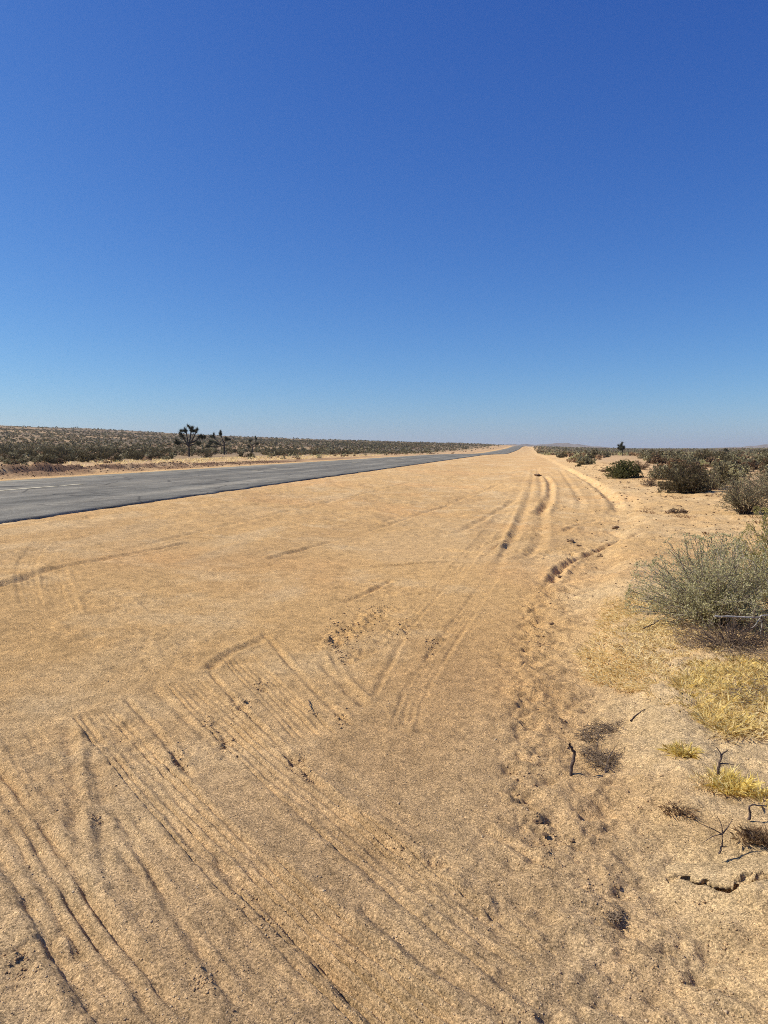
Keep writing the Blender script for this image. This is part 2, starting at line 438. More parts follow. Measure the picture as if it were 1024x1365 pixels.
# lower left: treaded bands that sweep from upper left down to the right
track([(-60, 985), (30, 1115), (95, 1225), (170, 1330), (240, 1420)], 0.115, 0.036, 'tread', 4, 0.0, 0.02, 1, 0.45)
track([(-30, 1105), (45, 1212), (105, 1297), (160, 1370), (200, 1430)], 0.020, 0.020, 'groove', fade=0.03, seed=2)
track([(90, 955), (97, 1040), (100, 1110), (118, 1180)], 0.026, 0.014, 'groove', seed=3)
track([(106, 955), (112, 1050), (118, 1110), (135, 1180)], 0.022, 0.012, 'ridge', seed=3)
track([(118, 960), (127, 1020), (137, 1085), (133, 1130), (150, 1185), (195, 1245), (240, 1300), (290, 1365)], 0.026, 0.013, 'groove', fade=0.06, seed=4)
track([(140, 1060), (190, 1140), (235, 1215), (280, 1290), (330, 1365)], 0.018, 0.022, 'groove', seed=5)
track([(120, 945), (205, 1040), (285, 1125), (400, 1235), (530, 1350), (600, 1410)], 0.11, 0.034, 'tread', 5, 0.0, 0.05, 6, 0.35)
track([(163, 925), (205, 970), (240, 1015), (265, 1050)], 0.018, 0.026, 'groove', seed=7)
track([(200, 912), (300, 1005), (420, 1105), (560, 1220), (700, 1330), (760, 1380)], 0.022, 0.015, 'groove', fade=0.03, seed=8)
track([(285, 1140), (330, 1190), (390, 1240), (450, 1300), (520, 1375)], 0.020, 0.030, 'groove', fade=0.04, seed=9)
track([(240, 905), (340, 1000), (460, 1100), (600, 1210), (740, 1310)], 0.11, 0.026, 'tread', 5, 0.0, 0.08, 10, 0.3)
track([(278, 892), (330, 950), (370, 990), (420, 1040), (500, 1110), (590, 1185)], 0.016, 0.026, 'groove', fade=0.05, seed=11)
track([(350, 842), (395, 893), (430, 930), (465, 965)], 0.020, 0.024, 'groove', fade=0.08, seed=12)
track([(310, 868), (390, 950), (430, 990)], 0.11, 0.020, 'tread', 5, 0.0, 0.15, 13, 0.2)
track([(425, 880), (455, 910), (490, 945)], 0.028, 0.022, 'groove', fade=0.1, seed=14)
track([(432, 872), (468, 908), (500, 938)], 0.022, 0.016, 'ridge', fade=0.1, seed=14)
track([(275, 893), (310, 868), (345, 855), (360, 842)], 0.035, 0.022, 'groove', fade=0.1, seed=15)
track([(480, 1205), (520, 1240), (575, 1285), (650, 1330), (720, 1370)], 0.020, 0.030, 'groove', fade=0.06, seed=16)
track([(640, 1098), (670, 1122), (710, 1145), (750, 1165)], 0.022, 0.028, 'groove', seed=17)
track([(515, 1110), (560, 1135), (590, 1155)], 0.045, 0.022, 'churn', seed=18)
track([(590, 1205), (640, 1250), (700, 1290)], 0.02, 0.011, 'groove', seed=19)
track([(330, 1150), (420, 1235), (500, 1300), (590, 1380)], 0.10, 0.030, 'tread', 5, 0.0, 0.08, 53, 0.3)
track([(20, 960), (60, 1040), (110, 1110)], 0.09, 0.010, 'tread', 3, 0.0, 0.1, 54, 0.3)
track([(420, 1020), (520, 1100), (640, 1190), (760, 1270)], 0.10, 0.014, 'tread', 4, 0.0, 0.1, 55, 0.3)
track([(150, 1090), (230, 1180), (310, 1270), (400, 1370)], 0.09, 0.012, 'tread', 4, 0.0, 0.1, 56, 0.3)
# middle: the fan of tracks
track([(525, 772), (490, 790), (455, 805)], 0.035, 0.026, 'groove', fade=0.1, seed=20)
track([(605, 768), (575, 805), (545, 840), (515, 895), (492, 940)], 0.018, 0.012, 'groove', fade=0.06, seed=21)
track([(590, 768), (560, 805), (530, 845), (505, 895), (478, 935)], 0.018, 0.006, 'ridge', fade=0.06, seed=22)
track([(660, 765), (620, 820), (585, 870), (555, 920), (535, 985)], 0.085, 0.012, 'tread', 4, 0.0, 0.1, 23, 0.35)
track([(600, 835), (580, 860), (565, 885)], 0.045, 0.02, 'churn', seed=24)
track([(625, 830), (605, 860), (590, 885)], 0.018, 0.011, 'groove', seed=25)
track([(525, 805), (490, 825), (455, 845), (438, 870)], 0.13, 0.050, 'churn', fade=0.12, seed=26)
track([(545, 830), (500, 860), (455, 890)], 0.10, 0.026, 'churn', seed=27)
track([(440, 862), (447, 885), (470, 915), (492, 940)], 0.02, 0.014, 'groove', seed=27)
# further off
track([(350, 748), (400, 733), (450, 720)], 0.05, 0.030, 'groove', seed=28)
track([(450, 722), (530, 695), (610, 668), (680, 640)], 0.06, 0.022, 'groove', seed=29)
track([(490, 756), (550, 752), (612, 748)], 0.05, 0.042, 'groove', seed=30)
track([(585, 732), (612, 735), (640, 738)], 0.06, 0.04, 'groove', seed=31)
track([(655, 735), (675, 725), (705, 718), (745, 719)], 0.06, 0.050, 'step', seed=32)
track([(672, 748), (700, 742), (715, 728)], 0.06, 0.028, 'groove', seed=33)
track([(700, 690), (722, 682), (733, 660), (733, 643), (726, 634)], 0.10, 0.075, 'groove', fade=0.1, seed=34)
track([(645, 765), (668, 730), (685, 692), (700, 650)], 0.045, 0.022, 'ridge', seed=35)
track([(755, 625), (785, 642), (812, 662), (823, 678), (812, 690)], 0.13, 0.075, 'groove', fade=0.1, seed=36)
track([(750, 708), (775, 698), (800, 695)], 0.06, 0.04, 'groove', seed=37)
track([(732, 780), (755, 752), (790, 738), (830, 722), (868, 706)], 0.055, 0.045, 'groove', fade=0.1, seed=38)
track([(722, 812), (730, 780), (752, 750)], 0.05, 0.03, 'churn', seed=39)
track([(830, 718), (812, 708), (852, 700)], 0.05, 0.03, 'groove', seed=40)
track([(560, 690), (585, 676), (640, 655)], 0.07, 0.03, 'churn', seed=41)
track([(600, 715), (640, 695), (690, 665)], 0.07, 0.022, 'groove', seed=42)
track([(765, 690), (770, 660), (745, 625)], 0.09, 0.03, 'groove', seed=43)
# left: faint old tracks near the road
track([(-60, 800), (20, 775), (75, 757), (160, 741), (260, 722)], 0.05, 0.024, 'groove', fade=0.06, seed=44)
track([(-40, 790), (40, 760), (100, 742)], 0.06, 0.016, 'ridge', seed=45)
track([(62, 716), (42, 740), (34, 765), (42, 800), (52, 818)], 0.11, 0.018, 'tread', 4, 0, 0.1, 46, 0.3)
track([(66, 760), (72, 790), (82, 815)], 0.09, 0.018, 'tread', 3, 0, 0.1, 47, 0.3)
track([(90, 755), (102, 790), (115, 822)], 0.025, 0.020, 'ridge', seed=48)
track([(120, 745), (240, 715), (400, 678), (560, 640)], 0.06, 0.016, 'groove', seed=49)
track([(0, 850), (150, 800), (300, 765), (450, 735)], 0.08, 0.010, 'tread', 3, 0, 0.1, 50, 0.3)
# ruts that run along the shoulder into the distance
track([(560, 830), (610, 760), (655, 705), (690, 655), (706, 622)], 0.12, 0.020, 'tread', 3, 0, 0.08, 57, 0.5)
track([(640, 800), (668, 745), (692, 700), (708, 650), (712, 620)], 0.07, 0.022, 'groove', fade=0.08, seed=58)
track([(700, 800), (712, 745), (722, 700), (722, 650), (716, 622)], 0.09, 0.026, 'groove', fade=0.1, seed=59)
track([(690, 760), (740, 735), (790, 715), (850, 690)], 0.08, 0.030, 'churn', seed=60)
track([(620, 735), (680, 715), (740, 700), (790, 690)], 0.10, 0.040, 'churn', seed=65)
track([(560, 745), (640, 740), (720, 735), (800, 742)], 0.12, 0.034, 'churn', seed=66)
track([(700, 690), (740, 680), (790, 668)], 0.14, 0.050, 'churn', seed=67)
track([(430, 720), (500, 700), (590, 670), (660, 645)], 0.12, 0.026, 'churn', seed=68)
# churned spots
for u, v, u2, v2, w, dp in [(312, 930, 326, 950, .05, .035), (268, 955, 285, 972, .05, .028), (290, 980, 308, 1002, .05, .03),
                            (386, 1003, 408, 1028, .055, .04), (448, 950, 464, 968, .04, .035), (340, 900, 358, 922, .035, .03),
                            (20, 1260, 45, 1300, .06, .03), (545, 840, 530, 850, .05, .03),
                            (505, 1110, 540, 1140, .05, .028), (232, 1000, 245, 1025, .04, .03)]:
    track([(u, v), ((u + u2) / 2, (v + v2) / 2), (u2, v2)], w, dp, 'churn', seed=int(u) % 37, fade=0.2)
track([(560, 1125), (640, 1200), (720, 1262)], 0.05, 0.02, 'churn', seed=61)
track([(700, 900), (705, 980), (690, 1050), (735, 1120), (790, 1160)], 0.10, 0.026, 'churn', seed=62, fade=0.1)
track([(715, 800), (708, 850), (702, 900)], 0.10, 0.030, 'churn', seed=63, fade=0.1)
track([(880, 1240), (930, 1290), (990, 1330)], 0.10, 0.018, 'churn', seed=64)
# the crack where the bank has slumped
CRACK = [(888, 1174), (905, 1172), (925, 1174), (948, 1180), (975, 1182), (992, 1179), (1002, 1171), (1012, 1170), (1040, 1160), (1070, 1158)]
track(CRACK, 0.013, 0.09, 'crack', fade=0.05, seed=51, rag=0.3)
track([(880, 1170), (925, 1170), (970, 1176), (1040, 1156), (1080, 1150)], 0.10, 0.030, 'step', fade=0.1, seed=52)
# sink the land beneath the road slab
Z -= onroad * 0.26 + 0.02 * (sstep(T_, T_FAR - 0.5, T_FAR) * (1 - sstep(T_, T_NEAR - 0.02, T_NEAR + 0.35))) * (onroad < 0.999)

# soil colour: pale grit on the shoulder, redder compacted patches, greyer crust on the bank
tan = np.array([0.608, 0.382, 0.160]); red = np.array([0.618, 0.360, 0.148]); pale = np.array([0.72, 0.525, 0.280])
olive = np.array([0.590, 0.392, 0.185]); crust = np.array([0.74, 0.545, 0.285]); desert = np.array([0.50, 0.335, 0.18])
col = np.tile(tan, (len(X), 1))
a = sstep(fbm(X, Y, 0.28, 4, 101), -0.05, 0.45)[:, None]; col = col * (1 - 0.65 * a) + red * 0.65 * a
a = sstep(fbm(X, Y, 0.45, 4, 102), 0.05, 0.5)[:, None]; col = col * (1 - 0.65 * a) + olive * 0.65 * a
a = (sstep(fbm(X, Y, 1.6, 4, 103), 0.10, 0.6) * 0.6 + 0.12 * sstep(R_, 8, 25))[:, None]; a = np.clip(a, 0, 1); col = col * (1 - 0.6 * a) + pale * 0.6 * a
a = (rough * (0.5 + 0.5 * sstep(fbm(X, Y, 1.3, 3, 104), -0.3, 0.3)) * (1 - 0.75 * sstep(R_, 5, 11)))[:, None]; col = col * (1 - 0.8 * a) + crust * 0.8 * a
a = (rough * sstep(fbm(X, Y, 2.5, 4, 105), 0.0, 0.4) * (1 - 0.6 * sstep(R_, 5, 11)))[:, None]; col = col * (1 - 0.5 * a) + pale * 0.5 * a
a = np.clip(sstep(-T_, 21.5, 26) + sstep(T_, 5, 9) * sstep(R_, 12, 30), 0, 1)[:, None]; col = col * (1 - 0.75 * a) + desert * 0.75 * a
earth = np.exp(-((T_ + 26.0) / 2.5) ** 2) * (1 - 0.8 * sstep(S_, 60, 140)) * sstep(fbm(X, Y, 0.5, 3, 106), -0.7, 0.1)
dark_earth = np.array([0.135, 0.068, 0.042])
col = col * (1 - 0.85 * earth[:, None]) + dark_earth * 0.85 * earth[:, None]
# scrub too far away to tell apart: soil tone mottled by plants, thickest on the far slopes
scrubland = np.clip(sstep(-T_, 30, 60) + sstep(T_, 9, 30), 0, 1) * (0.65 * sstep(R_, 40, 90) + 0.35 * sstep(R_, 120, 400))
mot = 0.35 + 0.65 * sstep(fbm(X, Y, 0.02, 5, 107), -0.55, 0.15)
brush = np.array([0.135, 0.108, 0.068])
a = (scrubland * mot * 0.95)[:, None]; col = col * (1 - a) + brush * a
col *= (1 + 0.10 * fbm(X, Y, 0.15, 4, 108))[:, None]
a = (0.65 * (1 - sstep(R_, 2.0, 6.0)) * (1 - 0.75 * rough))[:, None]; col = col * (1 - a) + np.array([0.605, 0.425, 0.238]) * a     # coarser, greyer grit
st_n = sstep(fbm(S_ * 0.16, T_ * 1.1, 1.0, 4, 109), 0.05, 0.45) * shoulder          # dust streaks along the way cars go
col = col * (1 - 0.4 * st_n[:, None]) + pale * 0.4 * st_n[:, None]
pk = sstep(fbm(S_ * 0.2 + 9, T_ * 0.9, 1.0, 4, 110), 0.10, 0.5) * shoulder           # darker packed soil
col = col * (1 - 0.30 * pk[:, None]) + np.array([0.44, 0.275, 0.125]) * 0.30 * pk[:, None]
pc = ground_at(640, 905); a = np.exp(-(((X - pc[0]) / 0.75) ** 2 + ((Y - pc[1]) / 1.3) ** 2) * (1 + 0.8 * fbm(X, Y, 1.5, 3, 111)))[:, None] * 0.6
col = col * (1 - a) + np.array([0.56, 0.335, 0.142]) * a
col *= np.array([0.988, 0.988, 0.985])
col = np.clip(col, 0.02, 0.78)

ii = np.arange(nr - 1)[:, None] * nth; jj = np.arange(nth)[None, :]; jn = (jj + 1) % nth
faces = np.stack([(ii + jj), (ii + jn), (ii + nth + jn), (ii + nth + jj)], -1).reshape(-1, 4)[:, ::-1]
me = mesh_np("ground", np.stack([X, Y, Z], 1), faces, 4, M_sand, True, {"soil": col})
import bmesh
ground = link("ground", me)
tag(ground, "tan desert sand with tyre tracks running out to low hills", "ground", kind="structure")
# the small disc under the camera's feet
cz = Z[:nth].mean()
n0 = 40
V = [(0, 0, cz)] + [(0.5 * math.sin(2 * math.pi * i / n0), 0.5 * math.cos(2 * math.pi * i / n0), cz) for i in range(n0)]
fm = mesh_np("ground_patch", np.array(V), np.array([(0, 1 + (i + 1) % n0, 1 + i) for i in range(n0)]), 3, M_sand, True, {"soil": np.tile(tan, (n0 + 1, 1))})
tag(link("ground_patch", fm, ground), kind="structure")

def crust_lip():
    P = np.array([ground_at(u, v)[:2] for u, v in CRACK]); Q = catmull(P, 130)
    d = np.gradient(Q, axis=0); d /= np.linalg.norm(d, axis=1)[:, None]; nrm = np.stack([-d[:, 1], d[:, 0]], 1)      # towards the far side
    k = np.linspace(0, 1, len(Q)); amp = sstep(k, 0.0, 0.12) * (1 - sstep(k, 0.93, 1.0))
    hang = (0.002 + 0.011 * fbm(k * 40, k * 0 + 2, 1.0, 4, 611)) * amp
    gap = sstep(fbm(k * 14, k * 0, 1.0, 3, 612), 0.25, 0.4) * 0.03
    V = []
    for off, up in ((0.15, -0.012), (0.09, 0.006), (0.045, 0.012), (0.012, 0.013), (None, 0.009), (None, -0.003), (0.02, -0.010)):
        o = (0.012 - gap - hang - 0.004 * (up < 0)) * -1 if off is None else np.full(len(Q), off)
        o = -hang + gap if off is None else o
        XYZ = Q + nrm * o[:, None]
        zb = base_height(Q[:, 0] + nrm[:, 0] * 0.06, Q[:, 1] + nrm[:, 1] * 0.06)
        zz_ = (base_height(XYZ[:, 0], XYZ[:, 1]) if off and off > 0.06 else zb) + up * (0.3 + 0.7 * amp) + 0.004 * fbm(XYZ[:, 0], XYZ[:, 1], 22.0, 3, 613) + LIFT
        V.append(np.column_stack([XYZ, zz_]))
    m = len(Q); V = np.stack(V, 1).reshape(-1, 3); kk = 7; i = np.arange(m - 1)
    f = np.concatenate([np.stack([i * kk + j, i * kk + j + 1, (i + 1) * kk + j + 1, (i + 1) * kk + j], 1) for j in range(kk - 1)])
    o = link("crust_lip", mesh_np("crust_lip", V, f, 4, M_sand, True, {"soil": np.tile(col[_i].mean(0), (len(V), 1))}), ground)
    tag(o, "thin broken crust hanging over the crack in the bank", kind="structure")
_q = np.array([ground_at(u, v - 14)[:2] for u, v in CRACK[1:8]])
_i = np.argmin(np.abs(X[:, None] - _q[None, :, 0]) + np.abs(Y[:, None] - _q[None, :, 1]), 0)
LIFT = float(np.median(Z[_i] - base_height(X[_i], Y[_i])))
crust_lip()

# ------------------------------------------------------------------ road
def road_z(x, y): return ROADZ + hill(x, y) + 0.0002 * np.hypot(x, y)
def build_road():
    ss = np.concatenate([np.arange(-60, 60, 0.25), np.arange(60, 250, 1.5), np.arange(250, 1700, 12.0)])
    m = len(ss)
    e1 = 0.22 * fbm(ss, ss * 0, 1.1, 5, 201); e2 = 0.10 * fbm(ss, ss * 0, 0.9, 4, 202)
    tt = [T_FAR + e2, T_FAR + e2, (T_FAR + T_MID) / 2 + 0 * ss, T_MID + 0 * ss, (T_NEAR + T_MID) / 2 + 0 * ss, T_NEAR + e1 - 0.25, T_NEAR + e1, T_NEAR + e1 + 0.03]
    dz = [-0.3, 0, 0.05, 0.07, 0.05, 0.006, 0.0, -0.30]
    rowsV = []
    for t_, d_ in zip(tt, dz):
        x, y = xy(ss, t_); rowsV.append(np.stack([x, y, road_z(x, y) + d_ + 0.006 * fbm(x, y, 1.2, 2, 203) * (d_ > -0.1)], 1))
    V = np.stack(rowsV, 1).reshape(-1, 3); k = len(tt)
    f = []
    for j in range(k - 1):
        i = np.arange(m - 1); f.append(np.stack([i * k + j, i * k + j + 1, (i + 1) * k + j + 1, (i + 1) * k + j], 1))
    F_ = np.concatenate(f)[:, ::-1]
    return mesh_np("road", V, F_, 4, M_road, False)
road = link("road", build_road())
tag(road, "weathered grey two-lane asphalt road with crumbling edges", "road", kind="structure")

def lane_dash(s0, s1):
    ss = np.linspace(s0, s1, max(3, int((s1 - s0) / 0.8)))
    w0 = 0.11 + 0.02 * fbm(ss, ss * 0, 2.1, 2, 205); 
    V = []
    for t_ in (T_MID - w0, T_MID + w0):
        x, y = xy(ss, t_); V.append(np.stack([x, y, road_z(x, y) + 0.07 - 0.001 + 0.010], 1))
    V = np.concatenate(V); m = len(ss); i = np.arange(m - 1)
    o = link("lane_dash", mesh_np("lane_dash", V, np.stack([i, i + 1, i + 1 + m, i + m], 1)[:, ::-1], 4, M_paint), road)
    return o
def road_s(u, v):
    p = ground_at(u, v); return st(p[0], p[1])[0]
def s_on_mid(u):   # distance along the centre line at which it crosses photo column u
    az = math.atan((u - 512) / F); 
    return -T_MID / math.tan(RA - az)
for u0, u1 in [(-160, -70), (-20, 56), (60, 74), (82, 110), (338, 345), (357, 370), (470, 482), (535, 542), (572, 578), (598, 602)]:
    lane_dash(s_on_mid(u0), s_on_mid(u1))

# ------------------------------------------------------------------ far hills
def far_hills(name, u0, u1, dist, heights, seed, label):
    us = np.linspace(u0, u1, 90); az = np.arctan((us - 512) / F)
    e = np.interp(us, np.linspace(u0, u1, len(heights)), heights)
    e = np.clip(e + 1.0 * fbm(us, us * 0, 0.06, 4, seed) * np.clip(e / 3, 0, 1), 0, 99)
    prof = [(-900, 0), (-450, 0.55), (-150, 0.9), (0, 1), (200, 0.8), (700, 0)]
    V = []
    for i in range(len(us)):
        for dr, k in prof:
            r = dist + dr
            zz = e[i] / F * dist * k * (1 + 0.2 * float(fbm(np.array([us[i] * 0.1]), np.array([dr / 200.0]), 1.0, 2, seed)[0])) - (12 if k < 0.1 else 0)
            V.append((r * math.sin(az[i]), r * math.cos(az[i]), zz))
    k = len(prof); f = [(i * k + j, i * k + j + 1, (i + 1) * k + j + 1, (i + 1) * k + j) for i in range(len(us) - 1) for j in range(k - 1)]
    V = np.array(V)
    cc = np.tile(np.array([0.20, 0.165, 0.13]), (len(V), 1)) * (1 + 0.4 * fbm(V[:, 0], V[:, 1], 0.01, 3, seed + 5))[:, None]
    o = link(name, mesh_np(name, V, np.array(f), 4, M_sand, True, {"soil": cc}))
    tag(o, label, "hills", kind="structure")
far_hills("hills", 640, 830, 4200, [0, 4, 6, 6, 5.5, 7, 6, 3.5, 2, 0], 301, "low bluish hills far away where the road meets the sky")
far_hills("hills", 930, 1200, 4600, [0, 1.5, 2.5, 5, 6, 9, 8, 11, 12, 10, 5], 302, "higher dusty ridge far away beyond the open scrub")

# ------------------------------------------------------------------ plants: generators
def tubes(paths, radii, sides=3):
    """many tapered tubes at once -> V, F(quads)"""
    Vs, Fs, n = [], [], 0
    for P, R in zip(paths, radii):
        P = np.asarray(P, float); m = len(P)
        d = np.gradient(P, axis=0); d /= np.linalg.norm(d, axis=1)[:, None] + 1e-9
        ref = np.array([0.31, 0.47, 0.82]); u = np.cross(d, ref); u /= np.linalg.norm(u, axis=1)[:, None] + 1e-9
        w = np.cross(d, u)
        ang = np.arange(sides) * 2 * math.pi / sides
        ring = P[:, None, :] + (np.cos(ang)[None, :, None] * u[:, None, :] + np.sin(ang)[None, :, None] * w[:, None, :]) * np.asarray(R)[:, None, None]
        Vs.append(ring.reshape(-1, 3))
        i = np.arange(m - 1)[:, None] * sides; j = np.arange(sides)[None, :]; jn = (j + 1) % sides
        Fs.append((np.stack([i + j, i + jn, i + sides + jn, i + sides + j], -1).reshape(-1, 4)) + n)
        n += m * sides
    return np.concatenate(Vs), np.concatenate(Fs)

def leaf_quads(P, size, aspect=2.2, g=None, along=None, jit=1.0):
    g = g or rng
    n = len(P)
    a = g.normal(size=(n, 3)) * jit
    if along is not None: a = a + along
    a /= np.linalg.norm(a, axis=1)[:, None] + 1e-9
    b_ = np.cross(a, g.normal(size=(n, 3))); b_ /= np.linalg.norm(b_, axis=1)[:, None] + 1e-9
    L = (size * g.uniform(0.6, 1.4, n))[:, None]; W = L / aspect
    V = np.stack([P - a * L * .5, P + b_ * W * .5, P + a * L * .5, P - b_ * W * .5], 1).reshape(-1, 3)
    return V, np.arange(4 * n).reshape(-1, 4)

def shrub_geo(seed, R, H, stems, twigs, leaves, leaf, stem_r=0.006, lean=(0, 0), spread=1.0, sides=3, fill=0.18, tl=0.34, lumpy=0.25, flat=0.0):
    g = np.random.default_rng(seed)
    paths, rads, LP, LA = [], [], [], []
    lob = g.uniform(0, 2 * math.pi, 4)
    for i in range(stems):
        az = g.uniform(0, 2 * math.pi); el = math.asin(g.uniform(0.03, 1.0) ** 1.15)
        k = 1 + lumpy * (math.sin(2 * az + lob[0]) * 0.5 + math.sin(3 * az + lob[1]) * 0.5 + g.normal() * 0.35)
        rr = R * k * spread
        end = np.array([math.cos(az) * math.cos(el) * rr + lean[0], math.sin(az) * math.cos(el) * rr + lean[1], H * k * math.sin(el) * (0.9 + 0.2 * g.random()) + 0.03])
        st_ = np.array([math.cos(az), math.sin(az), 0]) * R * 0.16 * g.random(); st_[2] = -0.02
        t = np.linspace(0, 1, 6)[:, None]
        mid = st_ * 0.45 + end * 0.55; mid[2] += 0.10 * H; mid[:2] *= 0.85
        P = (1 - t) ** 2 * st_ + 2 * t * (1 - t) * mid + t ** 2 * end
        P[1:] += g.normal(size=(5, 3)) * 0.02 * R
        paths.append(P); rads.append(stem_r * np.linspace(1, 0.35, 6))
        for j in range(twigs):
            q = g.uniform(fill, 1.0); ix = q * 5; i0 = min(int(ix), 4); p = P[i0] + (P[i0 + 1] - P[i0]) * (ix - i0)
            d = (P[i0 + 1] - P[i0]); d /= np.linalg.norm(d) + 1e-9
            d = d * 0.7 + g.normal(size=3) * 0.55; d[2] += 0.25; d /= np.linalg.norm(d)
            ln = R * tl * g.uniform(0.5, 1.1)
            tt = np.linspace(0, 1, 3)[:, None]; Q = p + d * ln * tt; Q[1:] += g.normal(size=(2, 3)) * ln * 0.08
            Q[:, 2] = np.maximum(Q[:, 2], 0.01)
            paths.append(Q); rads.append(stem_r * 0.42 * np.array([1, 0.7, 0.4]))
            a = g.uniform(0.1, 1.05, leaves)[:, None]
            pts = p + d * ln * a + g.normal(size=(leaves, 3)) * ln * 0.10
            pts[:, 2] = np.maximum(pts[:, 2], 0.015)
            LP.append(pts); LA.append(np.tile(d, (leaves, 1)))
    sv, sf = tubes(paths, rads, sides)
    LP = np.concatenate(LP); LA = np.concatenate(LA)
    q = np.percentile(LP[:, 2], 98.5); qr = np.percentile(np.hypot(LP[:, 0] - lean[0], LP[:, 1] - lean[1]), 96)
    k3 = np.array([R / qr, R / qr, H / q]); LP = LP * k3; sv = sv * k3
    for arr in (LP, sv):
        rho = np.sqrt(((arr[:, 0] - lean[0]) / R) ** 2 + ((arr[:, 1] - lean[1]) / R) ** 2 + (np.maximum(arr[:, 2], 0) / H) ** 2)
        lim = 1.05 + 0.08 * np.sin(arr[:, 0] * 9 / R) * np.sin(arr[:, 1] * 7 / R + 1); f_ = np.where(rho > lim, lim / np.maximum(rho, 1e-6), 1.0); arr *= f_[:, None]
    lv, lf = leaf_quads(LP, leaf, 2.0, g, LA, 0.7)
    return sv, sf, lv, lf

def make_shrub(name, geo, leaf_m, stem_m, loc, label, cat, group=None, rz=0.0, s=1.0):
    root = empty(name, loc, rz, s)
    sv, sf, lv, lf = geo
    link("branches", mesh_np("branches", sv, sf, 4, stem_m), root)
    link("foliage", mesh_np("foliage", lv, lf, 4, leaf_m), root)
    tag(root, label, cat, group)
    return root

def gz(u, v):
    p = ground_at(u, v); return (float(p[0]), float(p[1]), zat(p[0], p[1]) - 0.01)

# ------------------------------------------------------------------ shrubs near the camera on the right
p = gz(950, 846)
make_shrub("sage_shrub", shrub_geo(1, 0.66, 0.70, 170, 9, 20, 0.016, 0.006, lumpy=0.2, lean=(-0.04, 0.0), tl=0.30), M_sage, M_twig,
           (p[0] + 0.24, p[1] + 0.45, p[2]), "large dusty grey-green shrub rising behind the yellow grass", "shrub")
p = gz(1040, 815)
make_shrub("green_shrub", shrub_geo(2, 0.55, 0.86, 150, 9, 20, 0.016, 0.0045, lumpy=0.2), M_green, M_twig,
           (p[0] + 0.22, p[1] + 0.35, p[2]), "yellow-green shrub crowding against the large grey-green one", "shrub")
p = gz(985, 868)
make_shrub("dead_shrub", shrub_geo(3, 0.36, 0.26, 70, 6, 3, 0.012, 0.004, lumpy=0.3), M_brown, M_dark,
           (p[0], p[1] + 0.12, p[2]), "low dead brown brush at the foot of the grey-green shrub", "shrub")

def bough(name, px3, r0, mat, label, cat, forks=(), r1=0.35):
    """px3: world points"""
    r0 = r0 * 0.68
    paths = [catmull(px3, 14)]; rads = [np.linspace(r0, r0 * r1, 14)]
    paths[0] = paths[0] + rng.normal(size=paths[0].shape) * r0 * 0.35
    for f in forks:
        paths.append(catmull(f, 8)); rads.append(np.linspace(r0 * 0.6, r0 * 0.2, 8))
    v, f = tubes(paths, rads, 6)
    o = link(name, mesh_np(name, v, f, 4, mat, True)); tag(o, label, cat)
    return o
# bleached bare branch sticking out of the shrub
b0 = ground_at(1040, 858); d0 = math.hypot(b0[0], b0[1])
def at_depth(u, v, y):
    dx = (u - 512); dy = F; dz = -(v - 682.5); c, s_ = math.cos(PITCH), math.sin(PITCH)
    d = np.array([dx, dy * c + dz * s_, -dy * s_ + dz * c]); return np.array([0, 0, CAMZ]) + d * (y / d[1])
yb = b0[1]
pt = [at_depth(953, 822, yb - .05), at_depth(975, 822, yb - .03), at_depth(1010, 823, yb), at_depth(1018, 820, yb + .02), at_depth(1050, 823, yb + .1), at_depth(1075, 850, yb + .2)]
fk = [[at_depth(1012, 822, yb), at_depth(1016, 832, yb + .02), at_depth(1014, 845, yb + .02), at_depth(1018, 862, yb)],
      [at_depth(1013, 824, yb), at_depth(1006, 834, yb - .03), at_depth(1000, 838, yb - .04)]]
bough("bare_branch", pt, 0.0105, M_pale, "bleached white bare branch sticking out from the shrubs", "branch", fk, 0.5)

# mid distance shrubs
def mid_shrub(u, vbase, wpx, hpx, seed, leaf_m, name, label, stems=60, leaf=0.03, twigs=6, leaves=12, group=None, lump=0.28, stem_m=None):
    x, y, z = gz(u, vbase); d = y
    R = wpx * d / F / 2; H = hpx * d / F
    return make_shrub(name, shrub_geo(seed, R, H, stems, twigs, leaves, leaf, 0.008, lumpy=lump), leaf_m, stem_m or M_dark, (x, y + R * 0.6, z), label, "shrub", group)
mid_shrub(835, 638, 50, 24, 11, M_fresh, "creosote_shrub", "round dark green shrub by the sandy shoulder, with a deep shaded side", 110, 0.05, 8, 18)
mid_shrub(921, 658, 66, 42, 12, M_creo, "creosote_shrub", "wide dark shrub with grey lower twigs beside the pale sand patch", 150, 0.036, 8, 18)
mid_shrub(954, 653, 34, 32, 13, M_olive, "creosote_shrub", "dusty olive shrub leaning against the wide dark shrub", 50, 0.035, 6, 12)
mid_shrub(1005, 686, 84, 58, 14, M_olive, "creosote_shrub", "pale olive shrub with loose open twigs on the bank behind the grey-green shrub", 80, 0.03, 7, 12)
mid_shrub(1045, 664, 90, 42, 15, M_olive, "creosote_shrub", "pale dusty shrub behind the loose open olive shrub", 70, 0.035, 6, 12)
mid_shrub(985, 648, 40, 28, 16, M_sage, "creosote_shrub", "small greyish shrub between the dark shrub and the pale ones", 50, 0.035, 6, 10)
mid_shrub(868, 648, 26, 12, 17, M_brown, "dead_shrub", "flat brown dead shrub just beside the round dark green one", 40, 0.03, 5, 5)
mid_shrub(808, 629, 18, 6, 18, M_brown, "dead_shrub", "very low brown dead shrub on sand before the round green one", 30, 0.05, 5, 6)
mid_shrub(772, 622, 9, 6, 19, M_creo, "creosote_shrub", "lone little dark shrub standing on the edge of the sandy shoulder", 30, 0.06, 5, 8)
